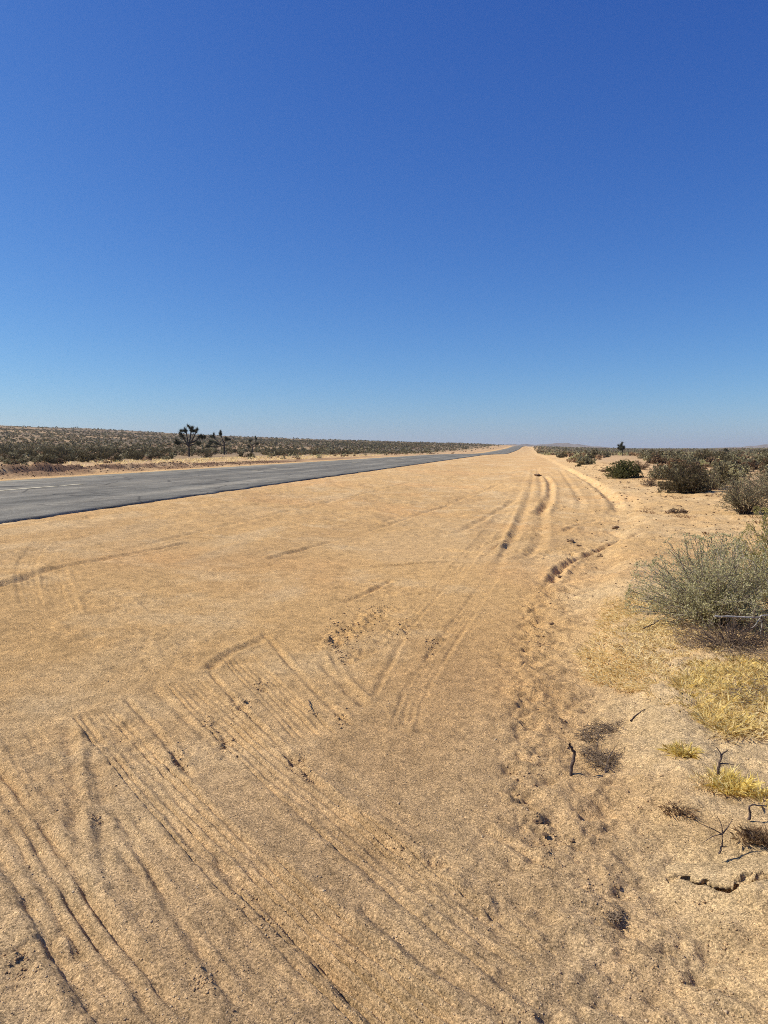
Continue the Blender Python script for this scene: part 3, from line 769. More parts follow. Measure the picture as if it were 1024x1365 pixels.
mid_shrub(905, 684, 26, 7, 20, M_brown, "dead_shrub", "flattened dark brown dead shrub on bare sand before the wide dark shrub", 40, 0.02, 5, 4)
mid_shrub(880, 640, 30, 22, 21, M_olive, "creosote_shrub", "thin olive shrub behind the flat brown dead one", 40, 0.045, 6, 9)
mid_shrub(856, 626, 30, 12, 22, M_brown, "creosote_shrub", "brownish shrub standing behind the round dark green shrub", 40, 0.055, 6, 9)

# ------------------------------------------------------------------ scrub fields
VAR = []
specs = [(M_creo, 0.85, 1.05), (M_creo, 1.0, 0.95), (M_olive, 0.7, 0.75), (M_brown, 0.55, 0.45), (M_creo, 0.9, 1.25), (M_olive, 0.85, 0.7), (M_brown, 0.7, 0.6), (M_sage, 0.6, 0.55)]
for i, (m, R, H) in enumerate(specs):
    sv, sf, lv, lf = shrub_geo(500 + i, R, H, 30, 5, 9, 0.13, 0.012, lumpy=0.3, tl=0.4)
    VAR.append((mesh_np("branches", sv, sf, 4, M_dark), mesh_np("foliage", lv, lf, 4, m), R, H, m))
def low_geo(i, n):       # coarse version of the same shrubs
    m, R, H = specs[i]; g = np.random.default_rng(900 + i)
    az = g.uniform(0, 2 * math.pi, n); el = np.arcsin(g.uniform(0.05, 1, n)); k = g.uniform(0.45, 1.0, n) * (1 + 0.2 * np.sin(3 * az + i))
    P = np.stack([np.cos(az) * np.cos(el) * R * k, np.sin(az) * np.cos(el) * R * k, np.sin(el) * H * k + 0.03], 1)
    return leaf_quads(P, 2.6 * R / math.sqrt(n) + 0.05, 1.4, g)[0]

spots = []
JOSH = [(math.atan((u - 512) / F), d) for u, d in ((253, 132), (300, 170), (337, 235), (829, 150), (968, 240))]
def dens(x, y):
    s, t = st(x, y); r = math.hypot(x, y)
    if t < 0:
        if t > -28.5: return 0
        return 0.16 if t > -40 else 0.62
    if s < 26 and t < 8: return 0
    if r < 25: return 0
    lim = 4.2 + 0.5 * math.sin(s * 0.21) 
    if t < lim: return 0
    return 0.45 if t < lim + 6 else 0.80
g = np.random.default_rng(77)
def scatter(r0, r1, n, az0, az1, kinds_l, kinds_r, smin, smax):
    for _ in range(n):
        r = math.sqrt(g.uniform(r0 * r0, r1 * r1)); a = g.uniform(az0, az1)
        x, y = r * math.sin(a), r * math.cos(a)
        if g.random() > dens(x, y): continue
        aj = math.atan2(x, y)
        if any(abs(aj - ja) * r < 2.4 and jd - 110 < r < jd + 3 for ja, jd in JOSH): continue
        nv = float(vnoise(np.array([x * 0.03]), np.array([y * 0.03]), 400)[0])
        if g.random() > 0.35 + 0.9 * nv: continue
        s, t = st(x, y)
        kd = kinds_l if t < 0 else kinds_r
        i = int(kd[g.integers(len(kd))]); sc_ = g.uniform(smin, smax)
        if -75 < t < -28: sc_ *= 0.78
        if -42 < t < -28: i = int(g.choice([3, 6, 3, 7, 2])); sc_ *= 0.8
        spots.append((x, y, i, g.uniform(0, 6.28), sc_, r))
KL = [0, 1, 4, 5, 6, 2, 3, 1, 6, 0]; KR = [3, 6, 5, 2, 6, 3, 7, 1, 5]
scatter(25, 140, 2500, -0.62, 0.62, KL, KR, 0.7, 1.25)
scatter(140, 320, 8200, -0.60, 0.60, KL, KR, 0.8, 1.35)
scatter(320, 900, 24000, -0.60, 0.60, KL, KR, 0.9, 1.6)
scatter(900, 2600, 20000, -0.60, 0.60, KL, KR, 1.2, 2.4)
sh = np.array(spots); 
zz = base_height(sh[:, 0], sh[:, 1])
vis = np.abs(np.arctan2(sh[:, 0], sh[:, 1])) < 0.49
app = sh[:, 4] * np.array([specs[int(i)][2] for i in sh[:, 2]]) / sh[:, 5] * np.where(vis, 1, 0.02)
order = np.argsort(-app)
adj = ["dark olive creosote bush", "dark olive creosote bush", "dusty olive bush", "low brown dry bush", "dark olive creosote bush", "dusty olive bush", "low brown dry bush", "pale grey-green bush"]
left_i = [k for k in order if st(sh[k, 0], sh[k, 1])[1] < 0][:200]
right_i = [k for k in order if st(sh[k, 0], sh[k, 1])[1] > 0][:95]
for k in left_i + right_i:
    x, y, i, rz, s_, r = sh[k]; i = int(i)
    root = empty("desert_shrub", (x, y, zz[k] - 0.02), rz, s_)
    if r < 130: link("branches", VAR[i][0], root)
    link("foliage", VAR[i][1], root)
    far = st(x, y)[1] < 0
    ss_, tt_ = st(x, y); size = "tall " if s_ * specs[i][2] > 1.2 else ("small " if s_ * specs[i][2] < 0.6 else "")
    if far:
        nj = min(((math.hypot(x - jd * math.sin(ja), y - jd * math.cos(ja)), nm_) for (ja, jd), nm_ in zip(JOSH, ("tallest", "middle-sized", "smallest")))) 
        where = " near the %s Joshua tree beyond the road" % nj[1] if nj[0] < 22 else (" just behind the dark earth bank across the road" if tt_ > -50 else (" in the thick scrub beyond the paved road" if tt_ > -110 else " far back in the scrub beyond the paved road"))
    else:
        where = " at the edge of the sandy shoulder" if tt_ < 13 else (" on the open flat well away from the sandy shoulder" if r < 90 else " far out on the open flat past the sandy shoulder")
    tag(root, size + adj[i] + where,
        "shrub", "bushes in the scrub beyond the road" if far else "bushes on the flat past the sandy shoulder")
# all the others, as one mass per colour
done = set(left_i) | set(right_i)
rest_i = [k for k in order if k not in done]
LOW = {i: (low_geo(i, 44), low_geo(i, 14), low_geo(i, 6)) for i in range(len(specs))}
acc = {}
for k in rest_i:
    x, y, i, rz, s_, r = sh[k]; i = int(i)
    b_ = LOW[i][0 if r < 300 else (1 if r < 900 else 2)]
    c, s2 = math.cos(rz), math.sin(rz)
    v = np.empty_like(b_); v[:, 0] = (b_[:, 0] * c - b_[:, 1] * s2) * s_ + x; v[:, 1] = (b_[:, 0] * s2 + b_[:, 1] * c) * s_ + y; v[:, 2] = b_[:, 2] * s_ + zz[k]
    acc.setdefault(specs[i][0].name, []).append(v)
names = {"creosote_leaf": "dark olive", "olive_leaf": "dusty olive", "dry_brown_leaf": "dry brown", "sage_leaf": "pale grey-green"}
for mn, vs in acc.items():
    V = np.concatenate(vs)
    o = link("distant_scrub", mesh_np("distant_scrub", V, np.arange(len(V)).reshape(-1, 4), 4, bpy.data.materials[mn]))
    tag(o, names[mn] + " scrub spread over the plain out to the horizon", "scrub", kind="stuff")

# ------------------------------------------------------------------ Joshua trees
def joshua(name, u, vbase, dist, trunk, limbs, label, seed, thick=0.17):
    """trunk and limbs as photo-pixel offsets (du, up) from the base; depth is given at random"""
    g = np.random.default_rng(seed)
    az = math.atan((u - 512) / F); x, y = dist * math.sin(az), dist * math.cos(az); z = zat(x, y)
    k = y / F
    top = max(up for L in limbs for _, up in L); foot = HORIZON + (CAMZ - z) / y * F
    k *= 0.94 * (foot - (vbase - top)) / top
    root = empty(name, (x, y, z - 0.05))
    horizon_gap = (CAMZ - z) / y * F        # pixels from horizon down to the tree's foot
    T3 = [np.array([du * k, g.normal() * 0.05, up * k]) for du, up in trunk]
    paths = [catmull(T3, 10)]; rads = [np.linspace(thick, thick * 0.75, 10)]
    ends = []
    for L in limbs:
        dep = g.normal() * 0.55; n = len(L)
        P = [np.array([du * k, dep * (i / max(1, n - 1)), up * k]) for i, (du, up) in enumerate(L)]
        Q = catmull(P, 8); paths.append(Q); rads.append(np.linspace(thick * 0.62, thick * 0.42, 8)); ends.append((Q[-1], Q[-1] - Q[-3]))
    v, f = tubes(paths, rads, 7)
    v += g.normal(size=v.shape) * 0.015
    link("trunk", mesh_np("trunk", v, f, 4, M_jbark, True), root)
    LS = 2.0 * thick / 0.17 * max(1.0, dist / 150.0)
    LS = min(LS, 1.35)
    heads = []
    for e, d in ends:
        heads.append((e, d))
        for q in range(2):
            d2 = d / (np.linalg.norm(d) + 1e-9) * 0.6 + g.normal(size=3) * 0.6; d2[2] = abs(d2[2]) * 0.7; heads.append((e + d2 * 0.42 * LS - np.array([0, 0, 0.15]), d2))
    ends = heads
    for e, d in ends:
        d = d / (np.linalg.norm(d) + 1e-9); n = 130
        o_ = g.uniform(-0.28, 0.22, n) * LS
        base = e + d * o_[:, None]
        a = g.normal(size=(n, 3)) + d * (0.6 + 1.6 * np.clip(o_, 0, 1))[:, None]; a /= np.linalg.norm(a, axis=1)[:, None]
        L_ = g.uniform(0.26, 0.46, n)[:, None] * LS; b_ = np.cross(a, g.normal(size=(n, 3))); b_ /= np.linalg.norm(b_, axis=1)[:, None]
        V = np.stack([base - b_ * 0.035 * LS, base + b_ * 0.035 * LS, base + a * L_], 1).reshape(-1, 3)
        link("leaf_cluster", mesh_np("leaf_cluster", V, np.arange(3 * n).reshape(-1, 3), 3, M_josh), root)
    tag(root, label, "joshua tree", "Joshua trees standing in the scrub")
    return root
joshua("joshua_tree", 253, 604, 132, [(0, 0), (-0.3, 8), (0, 15)],
       [[(0, 13), (-5, 17), (-12, 17.5)], [(-1, 14), (-5, 20), (-8, 25)], [(-1, 15), (-2, 24), (-4, 33)], [(0, 15), (1.5, 24), (2.5, 34)],
        [(0, 15), (5, 22), (9.5, 33)], [(1, 17), (8, 20), (12.5, 25)], [(1, 14), (8, 16), (13, 17)]],
       "tallest Joshua tree, wide forked crown, beyond the paved road", 31, 0.20)
joshua("joshua_tree", 300, 602, 170, [(0, 0), (0, 8), (-0.5, 15)],
       [[(0, 14), (-3, 20), (-4.5, 26)], [(0, 13), (1, 16), (2.5, 19)], [(-0.5, 11), (-5, 13), (-8, 14)], [(-3, 12), (-10, 18), (-14, 22)], [(-4, 12), (-12, 14), (-17, 16)], [(-4, 11), (-11, 10), (-17, 11)]],
       "middle-sized Joshua tree with drooping side limbs, next to the tallest one", 32, 0.20)
joshua("joshua_tree", 337, 599, 235, [(0, 0), (0, 6), (-0.5, 9)],
       [[(-0.5, 8), (-2, 10), (-2.5, 13)], [(0, 8), (3, 11), (5, 15)], [(0, 6), (3, 8), (4.5, 10)], [(0, 6), (-2, 6), (-3, 7)]],
       "smallest Joshua tree of the three beyond the paved road", 33, 0.16)
joshua("joshua_tree", 829, 612, 150, [(0, 0), (0, 8), (0, 13)],
       [[(0, 12), (-1, 15), (-2, 18)], [(0, 12), (1.5, 14), (2.6, 16)], [(0, 11), (-1.5, 13), (-2.6, 14)]],
       "slim Joshua tree with two leafy heads, behind the round dark green shrub", 34, 0.10)
joshua("joshua_tree", 968, 608, 240, [(0, 0), (0, 3), (0, 6)], [[(0, 5), (0.2, 7), (0.4, 9)], [(0, 5), (-0.8, 7), (-1, 8)]],
       "stubby Joshua tree with one round head, alone on the flat", 35, 0.13)

# ------------------------------------------------------------------ dry grass
def in_poly(u, v, P):
    c = False; j = len(P) - 1
    for i in range(len(P)):
        if (P[i][1] > v) != (P[j][1] > v) and u < (P[j][0] - P[i][0]) * (v - P[i][1]) / (P[j][1] - P[i][1]) + P[i][0]: c = not c
        j = i
    return c
def blades(centres, n_each, rad, hmin, hmax, g, wid=0.0035, lay=0.5):
    cs = np.repeat(centres, n_each, 0); n = len(cs)
    r_ = rad * np.sqrt(g.random(n)); a = g.uniform(0, 6.283, n)
    B = cs + np.stack([r_ * np.cos(a), r_ * np.sin(a), np.zeros(n)], 1)
    h = g.uniform(hmin, hmax, n)
    d = np.stack([np.cos(a) * lay * g.uniform(0.2, 1.6, n), np.sin(a) * lay * g.uniform(0.2, 1.6, n), np.ones(n)], 1) + g.normal(size=(n, 3)) * 0.3
    d[:, 2] = np.abs(d[:, 2]) + 0.05; d /= np.linalg.norm(d, axis=1)[:, None]
    sd_ = np.cross(d, np.array([0, 0, 1.0]) + g.normal(size=(n, 3)) * 0.35); sd_ /= np.linalg.norm(sd_, axis=1)[:, None]
    w = (wid * g.uniform(0.6, 1.4, n))[:, None]; M = B + d * (h * .55)[:, None]
    bend = d.copy(); bend[:, 2] -= g.uniform(0.1, 0.8, n); Tp = M + bend * (h * .5)[:, None]; Tp[:, 2] = np.maximum(Tp[:, 2], B[:, 2] + 0.004)
    V = np.stack([B - sd_ * w, B + sd_ * w, M + sd_ * w * .7, Tp, M - sd_ * w * .7], 1).reshape(-1, 3)
    return V, np.arange(5 * n).reshape(-1, 5)
def land(C2):
    C2 = np.asarray(C2); return np.column_stack([C2, base_height(C2[:, 0], C2[:, 1]) - 0.004])
g = np.random.default_rng(91)
def poly_pts(P, n):
    us = [p[0] for p in P]; vs = [p[1] for p in P]; out = []
    q = np.array([ground_at(u, v)[:2] for u, v in P]); lo, hi = q.min(0), q.max(0)
    while len(out) < n:
        c = g.uniform(lo, hi)
        if in_poly(c[0], c[1], q): out.append(c)
    return np.array(out)
mass = [(778, 872), (800, 845), (815, 800), (850, 790), (900, 835), (960, 862), (1024, 865), (1110, 880), (1140, 985), (1024, 978), (960, 985), (915, 960), (860, 925), (790, 905)]
pts = poly_pts(mass, 3700)
keep = fbm(pts[:, 0], pts[:, 1], 3.2, 3, 77) > g.uniform(-0.75, 0.35, len(pts))
Vg, Fg = blades(land(pts[keep]), 24, 0.055, 0.012, 0.065, g, 0.0022, 2.4)
tag(link("dry_grass", mesh_np("dry_grass", Vg, Fg, 5, M_straw)), "flattened straw-coloured dry grass matted over the bank below the shrubs", "grass", kind="stuff")
band = [(900, 905), (935, 885), (1024, 880), (1110, 890), (1130, 975), (1024, 962), (960, 978), (915, 950)]
pts = poly_pts(band, 760); pts = pts[fbm(pts[:, 0], pts[:, 1], 3.5, 3, 78) > g.uniform(-0.5, 0.3, len(pts))]
Vg, Fg = blades(land(pts), 36, 0.05, 0.02, 0.09, g, 0.0021, 1.7)
tag(link("golden_grass", mesh_np("golden_grass", Vg, Fg, 5, M_gold)), "brighter golden dry grass along the front of the matted patch", "grass", kind="stuff")
def tuft(u, v, wpx, mat, label, n=160, h=0.10, name="grass_tuft"):
    x, y, z = gz(u, v); rad = wpx * y / F / 2
    cs = g.normal(size=(12, 2)) * rad * 0.4; c3 = np.column_stack([cs, base_height(cs[:, 0] + x, cs[:, 1] + y) - z - 0.004])
    V, F_ = blades(c3, n // 12, rad * 0.55, h * 0.3, h, g, 0.0021, 1.3)
    o = link(name, mesh_np(name, V, F_, 5, mat)); o.location = (x, y, z); tag(o, label, "grass tuft"); return o
tuft(906, 1003, 34, M_gold2, "small bright yellow grass tuft alone on the bare bank", 420, 0.075)
tuft(985, 1050, 56, M_gold2, "spreading yellow grass tuft beside the forked upright dead stem", 640, 0.09)
tuft(945, 1045, 40, M_straw, "faded straw tuft between the two yellow tufts", 380, 0.07)
tuft(905, 1082, 36, M_rust, "small rusty brown dead plant on bare sand below the yellow tufts", 600, 0.05, "dead_tuft")
tuft(1012, 1118, 40, M_rust, "dark brown dead tuft under the bent corner twig", 560, 0.055, "dead_tuft")

# ------------------------------------------------------------------ sticks and dead twigs
def gp(u, v, up=0.0):
    p = ground_at(u, v); return np.array([p[0], p[1], zat(p[0], p[1]) + 0.004 + up])
def up_px(u, v, base_u, base_v):
    """a point seen at (u, v) standing at the depth of ground pixel (base_u, base_v)"""
    return at_depth(u, v, ground_at(base_u, base_v)[1])
o = bough("dead_stick", [up_px(762, 1037, 762, 1035), up_px(761, 1022, 762, 1035), up_px(766, 1006, 762, 1035), up_px(763, 1000, 762, 1035), up_px(758, 992, 762, 1035)],
          0.0125, M_dark, "thick short dark stick standing upright in the sand", "stick", (), 0.7)
bough("dead_stick", [gp(795, 1040, 0.0), gp(806, 1036, .01), gp(808, 1028, .015), gp(820, 1034, .01)], 0.007, M_dark,
      "short crooked stick lying at the edge of the flat twig mat", "stick", [[gp(806, 1036, .01), gp(812, 1018, .03), gp(825, 1000, .04)]])
bough("dead_stick", [up_px(998, 1092, 1000, 1092), up_px(1000, 1082, 1000, 1092), up_px(1000, 1075, 1000, 1092), up_px(1022, 1074, 1000, 1092)], 0.008, M_dark,
      "bent twig with a square corner, standing above a dark dead tuft", "stick", (), 0.5)
bough("dead_stick", [up_px(957, 1040, 957, 1038), up_px(958, 1022, 957, 1038), up_px(961, 1010, 957, 1038), up_px(970, 1000, 957, 1038)], 0.010, M_dark,
      "forked upright dead stem between the yellow grass tufts", "stick",
      [[up_px(959, 1018, 957, 1038), up_px(968, 1018, 957, 1038), up_px(978, 1019, 957, 1038)], [up_px(961, 1010, 957, 1038), up_px(960, 1003, 957, 1038), up_px(955, 996, 957, 1038)]])
bough("dead_plant", [gp(958, 1140), up_px(962, 1128, 958, 1138), up_px(963, 1112, 958, 1138)], 0.006, M_dark,
      "small leafless branching dead plant on smooth sand above the crack", "dead plant",
      [[up_px(963, 1112, 958, 1138), up_px(950, 1115, 958, 1138), up_px(936, 1124, 958, 1138)], [up_px(963, 1112, 958, 1138), up_px(950, 1105, 958, 1138), up_px(934, 1098, 958, 1138)],
       [up_px(963, 1112, 958, 1138), up_px(972, 1100, 958, 1138), up_px(978, 1090, 958, 1138)], [up_px(962, 1128, 958, 1138), up_px(966, 1129, 958, 1138), up_px(970, 1128, 958, 1138)],
       [up_px(963, 1112, 958, 1138), up_px(962, 1100, 958, 1138), up_px(956, 1088, 958, 1138)]])
bough("dead_stick", [gp(840, 962, .0), gp(850, 955, .012), gp(858, 950, .01), gp(872, 941, .006)], 0.006, M_dark,
      "thin dark stick lying on the sand below the matted grass", "stick")
bough("dead_stick", [gp(412, 934, .0), gp(414, 946, .012), gp(419, 955, .004)], 0.005, M_dark, "tiny forked twig lying between the tyre tracks", "stick",
      [[gp(414, 950, .01), gp(408, 953, .006)], [gp(418, 955, .006), gp(426, 950, .008)]])
bough("dead_stick", [gp(858, 842, .02), gp(875, 835, .03), gp(890, 828, .05)], 0.008, M_dark, "dark stick half buried in the matted grass near the shrub", "stick")

# flat mats of dead twigs with their dark crumbly look
def twig_mat(poly, n, label, ln=0.05, r=0.0016, hgt=0.025):
    pts = poly_pts(poly, n); P3 = land(pts); paths, rads = [], []
    for q in P3:
        a = g.uniform(0, 6.283); l = ln * g.uniform(0.5, 1.3); d = np.array([math.cos(a), math.sin(a), g.uniform(-0.1, 0.5)]) * l
        q = q + np.array([0, 0, g.uniform(0.004, hgt)])
        paths.append([q, q + d * .5 + g.normal(size=3) * l * .1, q + d]); rads.append([r, r * .8, r * .5])
    v, f = tubes(paths, rads, 3)
    o = link("twig_mat", mesh_np("twig_mat", v, f, 4, M_litter)); tag(o, label, "dead twigs", kind="stuff"); return o
twig_mat([(806, 1212), (818, 1206), (830, 1214), (828, 1228), (812, 1230)], 170, "flat dark stain of fine dead litter on open sand below the crack", 0.02, 0.0016, 0.006)
twig_mat([(812, 1258), (826, 1254), (836, 1262), (826, 1268), (814, 1266)], 90, "tiny flat smudge of dead litter below the larger dark stain", 0.02, 0.0016, 0.006)
twig_mat([(772, 980), (790, 968), (824, 966), (826, 974), (800, 988), (775, 992)], 330, "flat mat of fine dark dead twigs above the upright stick")
twig_mat([(772, 1000), (800, 1006), (822, 1004), (820, 1020), (806, 1034), (785, 1020)], 360, "flat mat of fine dark dead twigs at the side of the upright stick")
twig_mat([(890, 830), (960, 850), (1024, 862), (1090, 880), (1060, 900), (960, 878), (900, 862)], 700, "brown dead twig litter under the grey-green shrub", 0.09, 0.002, 0.06)
twig_mat([(965, 925), (1024, 905), (1060, 915), (1040, 935), (990, 945)], 160, "grey dead twigs lying in a gap of the golden grass", 0.09, 0.002, 0.04)

# ------------------------------------------------------------------ clods and grit
def rock_mesh(seed, mat, sub=2):
    g_ = np.random.default_rng(seed); bm = bmesh.new(); bmesh.ops.create_icosphere(bm, subdivisions=sub, radius=1.0)
    co = np.array([v.co[:] for v in bm.verts]); n = fbm(co[:, 0] * 1.0 + co[:, 2] * 1.7, co[:, 1] + co[:, 2] * 0.6, 1.3, 3, seed)
    for v, k in zip(bm.verts, n): v.co = v.co * (1 + 0.75 * k + 0.22 * (g_.random() - 0.5)); v.co.z *= 0.42
    m = bpy.data.meshes.new("dirt_clod"); bm.to_mesh(m); bm.free(); m.materials.append(mat); return m
RM = [rock_mesh(700 + i, M_clod) for i in range(4)]; RD = [rock_mesh(720 + i, M_dclod) for i in range(3)]
def clod(u, v, wpx, dark, label, group=None, name="dirt_clod"):
    x, y, z = gz(u, v); o = link(name, (RD if dark else RM)[int(g.integers(3))]); r = wpx * y / F / 2
    o.location = (x, y, z + 0.01 + r * 0.18); o.scale = (r, r * g.uniform(.8, 1.1), r * g.uniform(.8, 1.1)); o.rotation_euler = (0, 0, g.uniform(0, 6.28))
    tag(o, label, "clod", group); return o
clod(717, 634, 11, True, "dark lump of earth alone out on the sandy shoulder")
for u, v, w in [(718, 1096, 14), (727, 1113, 10), (762, 1120, 8), (770, 1150, 8), (824, 1182, 8), (790, 1205, 6)]:
    clod(u, v, w, u < 730, "brown dirt clod on the scuffed sand near the bank", "dirt clods at the foot of the bank")
for u, v, w in [(765, 846, 9), (735, 832, 7), (748, 770, 9), (757, 765, 8), (820, 704, 10), (800, 742, 8), (790, 735, 7), (905, 676, 9), (912, 683, 11), (760, 722, 9), (772, 728, 7)]:
    clod(u, v, w, True, "dark crumb of earth on the ridged sand before the shrubs", "earth crumbs on the ridged sand")
# crumbs thrown up in the churned ruts, and grit everywhere near
def octa(P, r, g_, cols=None, flat=0.7):
    n = len(P); B = np.array([(1, 0, 0), (-1, 0, 0), (0, 1, 0), (0, -1, 0), (0, 0, 1), (0, 0, -1)], float)
    v = B[None] * r[:, None, None] * g_.uniform(0.6, 1.3, (n, 6, 1)); v[:, :, 2] *= flat
    a = g_.uniform(0, 6.283, n); c, s_ = np.cos(a)[:, None], np.sin(a)[:, None]
    x = v[:, :, 0] * c - v[:, :, 1] * s_; y = v[:, :, 0] * s_ + v[:, :, 1] * c; v[:, :, 0] = x; v[:, :, 1] = y
    V = (v + P[:, None, :]).reshape(-1, 3)
    T = np.array([(0, 2, 4), (2, 1, 4), (1, 3, 4), (3, 0, 4), (2, 0, 5), (1, 2, 5), (3, 1, 5), (0, 3, 5)])
    return V, (T[None] + (np.arange(n) * 6)[:, None, None]).reshape(-1, 3)
# nearest ground-mesh height lookup (so grit sits in the ruts too)
ZG = Z.reshape(nr, nth)
def mesh_z(x, y):
    r = np.hypot(x, y); a = np.arctan2(x, y)
    i = np.clip(np.searchsorted(RR, r), 1, nr - 1); nf = np.searchsorted(TH[:nth - len(rest)], a); nf = np.clip(nf, 1, nth - len(rest) - 1)
    fi = (r - RR[i - 1]) / (RR[i] - RR[i - 1]); fj = (a - TH[nf - 1]) / (TH[nf] - TH[nf - 1])
    return (ZG[i - 1, nf - 1] * (1 - fi) + ZG[i, nf - 1] * fi) * (1 - fj) + (ZG[i - 1, nf] * (1 - fi) + ZG[i, nf] * fi) * fj
M_grit = bpy.data.materials.new("grit"); M_grit.use_nodes = True
gt = M_grit.node_tree; pb = gt.nodes['Principled BSDF']; pb.inputs['Roughness'].default_value = 0.85
gg = N(gt, 'ShaderNodeNewGeometry')
gt.links.new(ramp(gt, gg.outputs['Random Per Island'], [(0, (0.20, 0.13, 0.07)), (0.22, (0.34, 0.23, 0.125)), (0.6, (0.47, 0.335, 0.19)), (0.9, (0.54, 0.40, 0.23)), (1.0, (0.60, 0.46, 0.28))]), pb.inputs['Base Color'])
def grit(n, r0, r1, s0, s1):
    r = np.exp(g.uniform(math.log(r0), math.log(r1), n)); a = g.uniform(-0.6, 0.6, n)
    x, y = r * np.sin(a), r * np.cos(a); sz = s0 + (s1 - s0) * g.random(n) ** 3
    return np.column_stack([x, y, mesh_z(x, y) + sz * 0.15]), sz
P1, s1 = grit(30000, 1.5, 9, 0.0015, 0.0042); P2, s2 = grit(900, 1.6, 14, 0.004, 0.008)
V, F_ = octa(np.concatenate([P1, P2]), np.concatenate([s1, s2]), g, flat=0.55)
tag(link("gravel", mesh_np("gravel", V, F_, 3, M_grit)), "coarse sand grit and small pebbles strewn over the sand", "gravel", kind="stuff")
PC, SCs = [], []
for u, v, spread, n in [(320, 940, 14, 60), (277, 965, 12, 45), (300, 992, 12, 45), (398, 1016, 14, 90), (410, 1035, 10, 30), (456, 960, 9, 45), (350, 912, 9, 30), (470, 840, 26, 150), (450, 860, 16, 110), (540, 836, 10, 40),
                        (574, 860, 9, 50), (505, 815, 18, 60), (240, 1015, 10, 50), (128, 1090, 12, 50), (30, 1285, 22, 60), (270, 1310, 18, 50), (525, 1122, 24, 60), (715, 1020, 16, 40), (700, 1045, 20, 50), (730, 1110, 22, 60),
                        (720, 850, 14, 50), (740, 800, 14, 60), (800, 1190, 60, 70), (960, 1260, 70, 90), (900, 1300, 60, 70), (690, 1350, 30, 30), (880, 1090, 40, 60), (745, 960, 30, 50), (330, 1200, 20, 45), (360, 1230, 20, 45), (720, 1150, 24, 50)]:
    for _ in range(n):
        p = ground_at(u + g.normal() * spread * 0.6, v + g.normal() * spread * 0.6); PC.append(p[:2]); SCs.append(0.003 + 0.007 * g.random() ** 2)
PC = np.array(PC); SCs = np.array(SCs) * np.clip(np.hypot(PC[:, 0], PC[:, 1]) / 3.5, 0.8, 1.6)
V, F_ = octa(np.column_stack([PC, mesh_z(PC[:, 0], PC[:, 1]) + SCs * 0.15]), SCs, g, flat=0.5)
tag(link("loose_crumbs", mesh_np("loose_crumbs", V, F_, 3, M_clod)), "loose crumbs of earth thrown up along the tyre ruts", "soil crumbs", kind="stuff")

# ------------------------------------------------------------------ litter, small dry plants, thrown-up earth
def field_pts(n, s0, s1, t0, t1, pw=1.0):
    ss = s0 * (s1 / s0) ** (g.random(n) ** pw); tt = g.uniform(t0, t1, n); x, y = xy(ss, tt); return x, y, ss, tt
x, y, ss, tt = field_pts(9000, 7, 60, -3.0, 16)
lim = 0.3 + np.clip((ss - 6) * 0.10, 0, 3)
kp = (tt > lim - 1.2 + g.random(len(tt)) * 2.0) & (fbm(x, y, 0.7, 3, 601) > g.uniform(-0.5, 0.45, len(x)))
x, y = x[kp], y[kp]; rr = np.hypot(x, y); sz = (0.006 + 0.022 * g.random(len(x)) ** 2) * np.clip(rr / 14, 0.7, 2.2)
V, F_ = octa(np.column_stack([x, y, mesh_z(x, y) + sz * 0.2]), sz, g, flat=0.55)
tag(link("soil_crumbs", mesh_np("soil_crumbs", V, F_, 3, M_dclod)), "dark bits of earth and bark strewn between the bushes and the sandy shoulder", "soil crumbs", kind="stuff")
x, y, ss, tt = field_pts(3000, 7, 75, 0.8, 26)
kp = (tt > 1.5 + np.clip((ss - 6) * 0.09, 0, 2.6)) & (fbm(x, y, 0.35, 3, 602) > g.uniform(-0.4, 0.4, len(x)))
cs = np.column_stack([x[kp], y[kp], mesh_z(x[kp], y[kp]) - 0.005])
Vg, Fg = blades(cs, 24, 0.13, 0.03, 0.15, g, 0.006, 1.1)
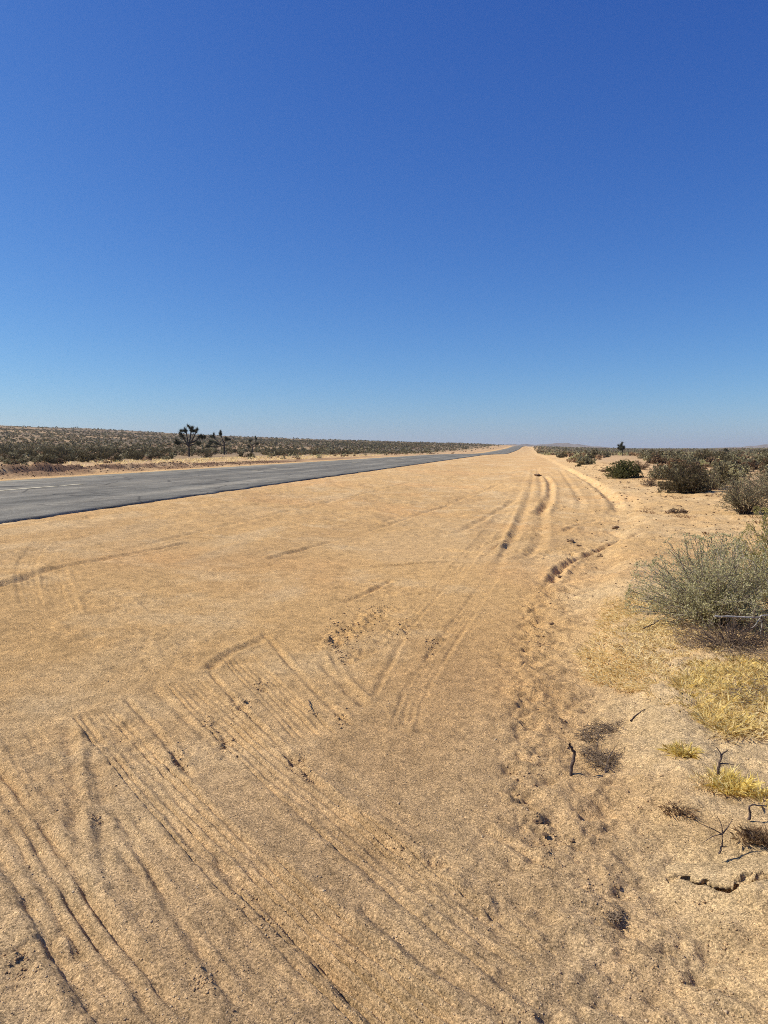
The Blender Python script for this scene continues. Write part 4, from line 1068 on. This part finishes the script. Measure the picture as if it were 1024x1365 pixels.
tag(link("dry_herbs", mesh_np("dry_herbs", Vg, Fg, 5, M_rust)), "low brown dried herbs on the ground between the bushes past the shoulder", "dry plants", kind="stuff")
x, y, ss, tt = field_pts(2600, 10, 160, -46, -28.5)
kp = fbm(x, y, 0.12, 3, 603) > g.uniform(-0.5, 0.4, len(x))
cs = np.column_stack([x[kp], y[kp], base_height(x[kp], y[kp]) - 0.01])
Vg, Fg = blades(cs, 14, 0.30, 0.10, 0.42, g, 0.025, 0.8)
tag(link("dry_herbs", mesh_np("dry_herbs", Vg, Fg, 5, M_straw)), "straw-coloured dry herbs in a strip behind the dark earth bank", "dry plants", kind="stuff")
ss = g.uniform(5, 75, 7000); tt = -27.0 + g.normal(size=7000) * 0.6; tt[::4] += 2.4
x, y = xy(ss, tt); sz = 0.015 + 0.055 * g.random(7000) ** 3
V, F_ = octa(np.column_stack([x, y, mesh_z(x, y) + sz * 0.3]), sz, g, flat=0.8)
tag(link("earth_lumps", mesh_np("earth_lumps", V, F_, 3, M_dclod)), "dark reddish lumps of pushed-up earth along the bank across the road", "soil lumps", kind="stuff")

# ------------------------------------------------------------------ air
hz = bpy.data.materials.new("haze"); hz.use_nodes = True; ht = hz.node_tree; ht.nodes.clear()
ho = ht.nodes.new('ShaderNodeOutputMaterial'); hv = ht.nodes.new('ShaderNodeVolumePrincipled')
hv.inputs['Color'].default_value = (0.95, 0.98, 1.0, 1); hv.inputs['Density'].default_value = 8.5e-5; hv.inputs['Anisotropy'].default_value = 0.2
ht.links.new(hv.outputs[0], ho.inputs['Volume'])
b_ = 12500.0; z0, z1 = float(Z.min()) - 15.0, 82.0
V = [(sx * b_, sy * b_, zz_) for zz_ in (z0, z1) for sx, sy in ((-1, -1), (1, -1), (1, 1), (-1, 1))]
hb = link("haze", mesh_np("haze", np.array(V), np.array([(3, 2, 1, 0), (4, 5, 6, 7), (0, 1, 5, 4), (1, 2, 6, 5), (2, 3, 7, 6), (3, 0, 4, 7)]), 4, hz))
tag(hb, "thin pale desert haze over the whole plain", "haze", kind="stuff")
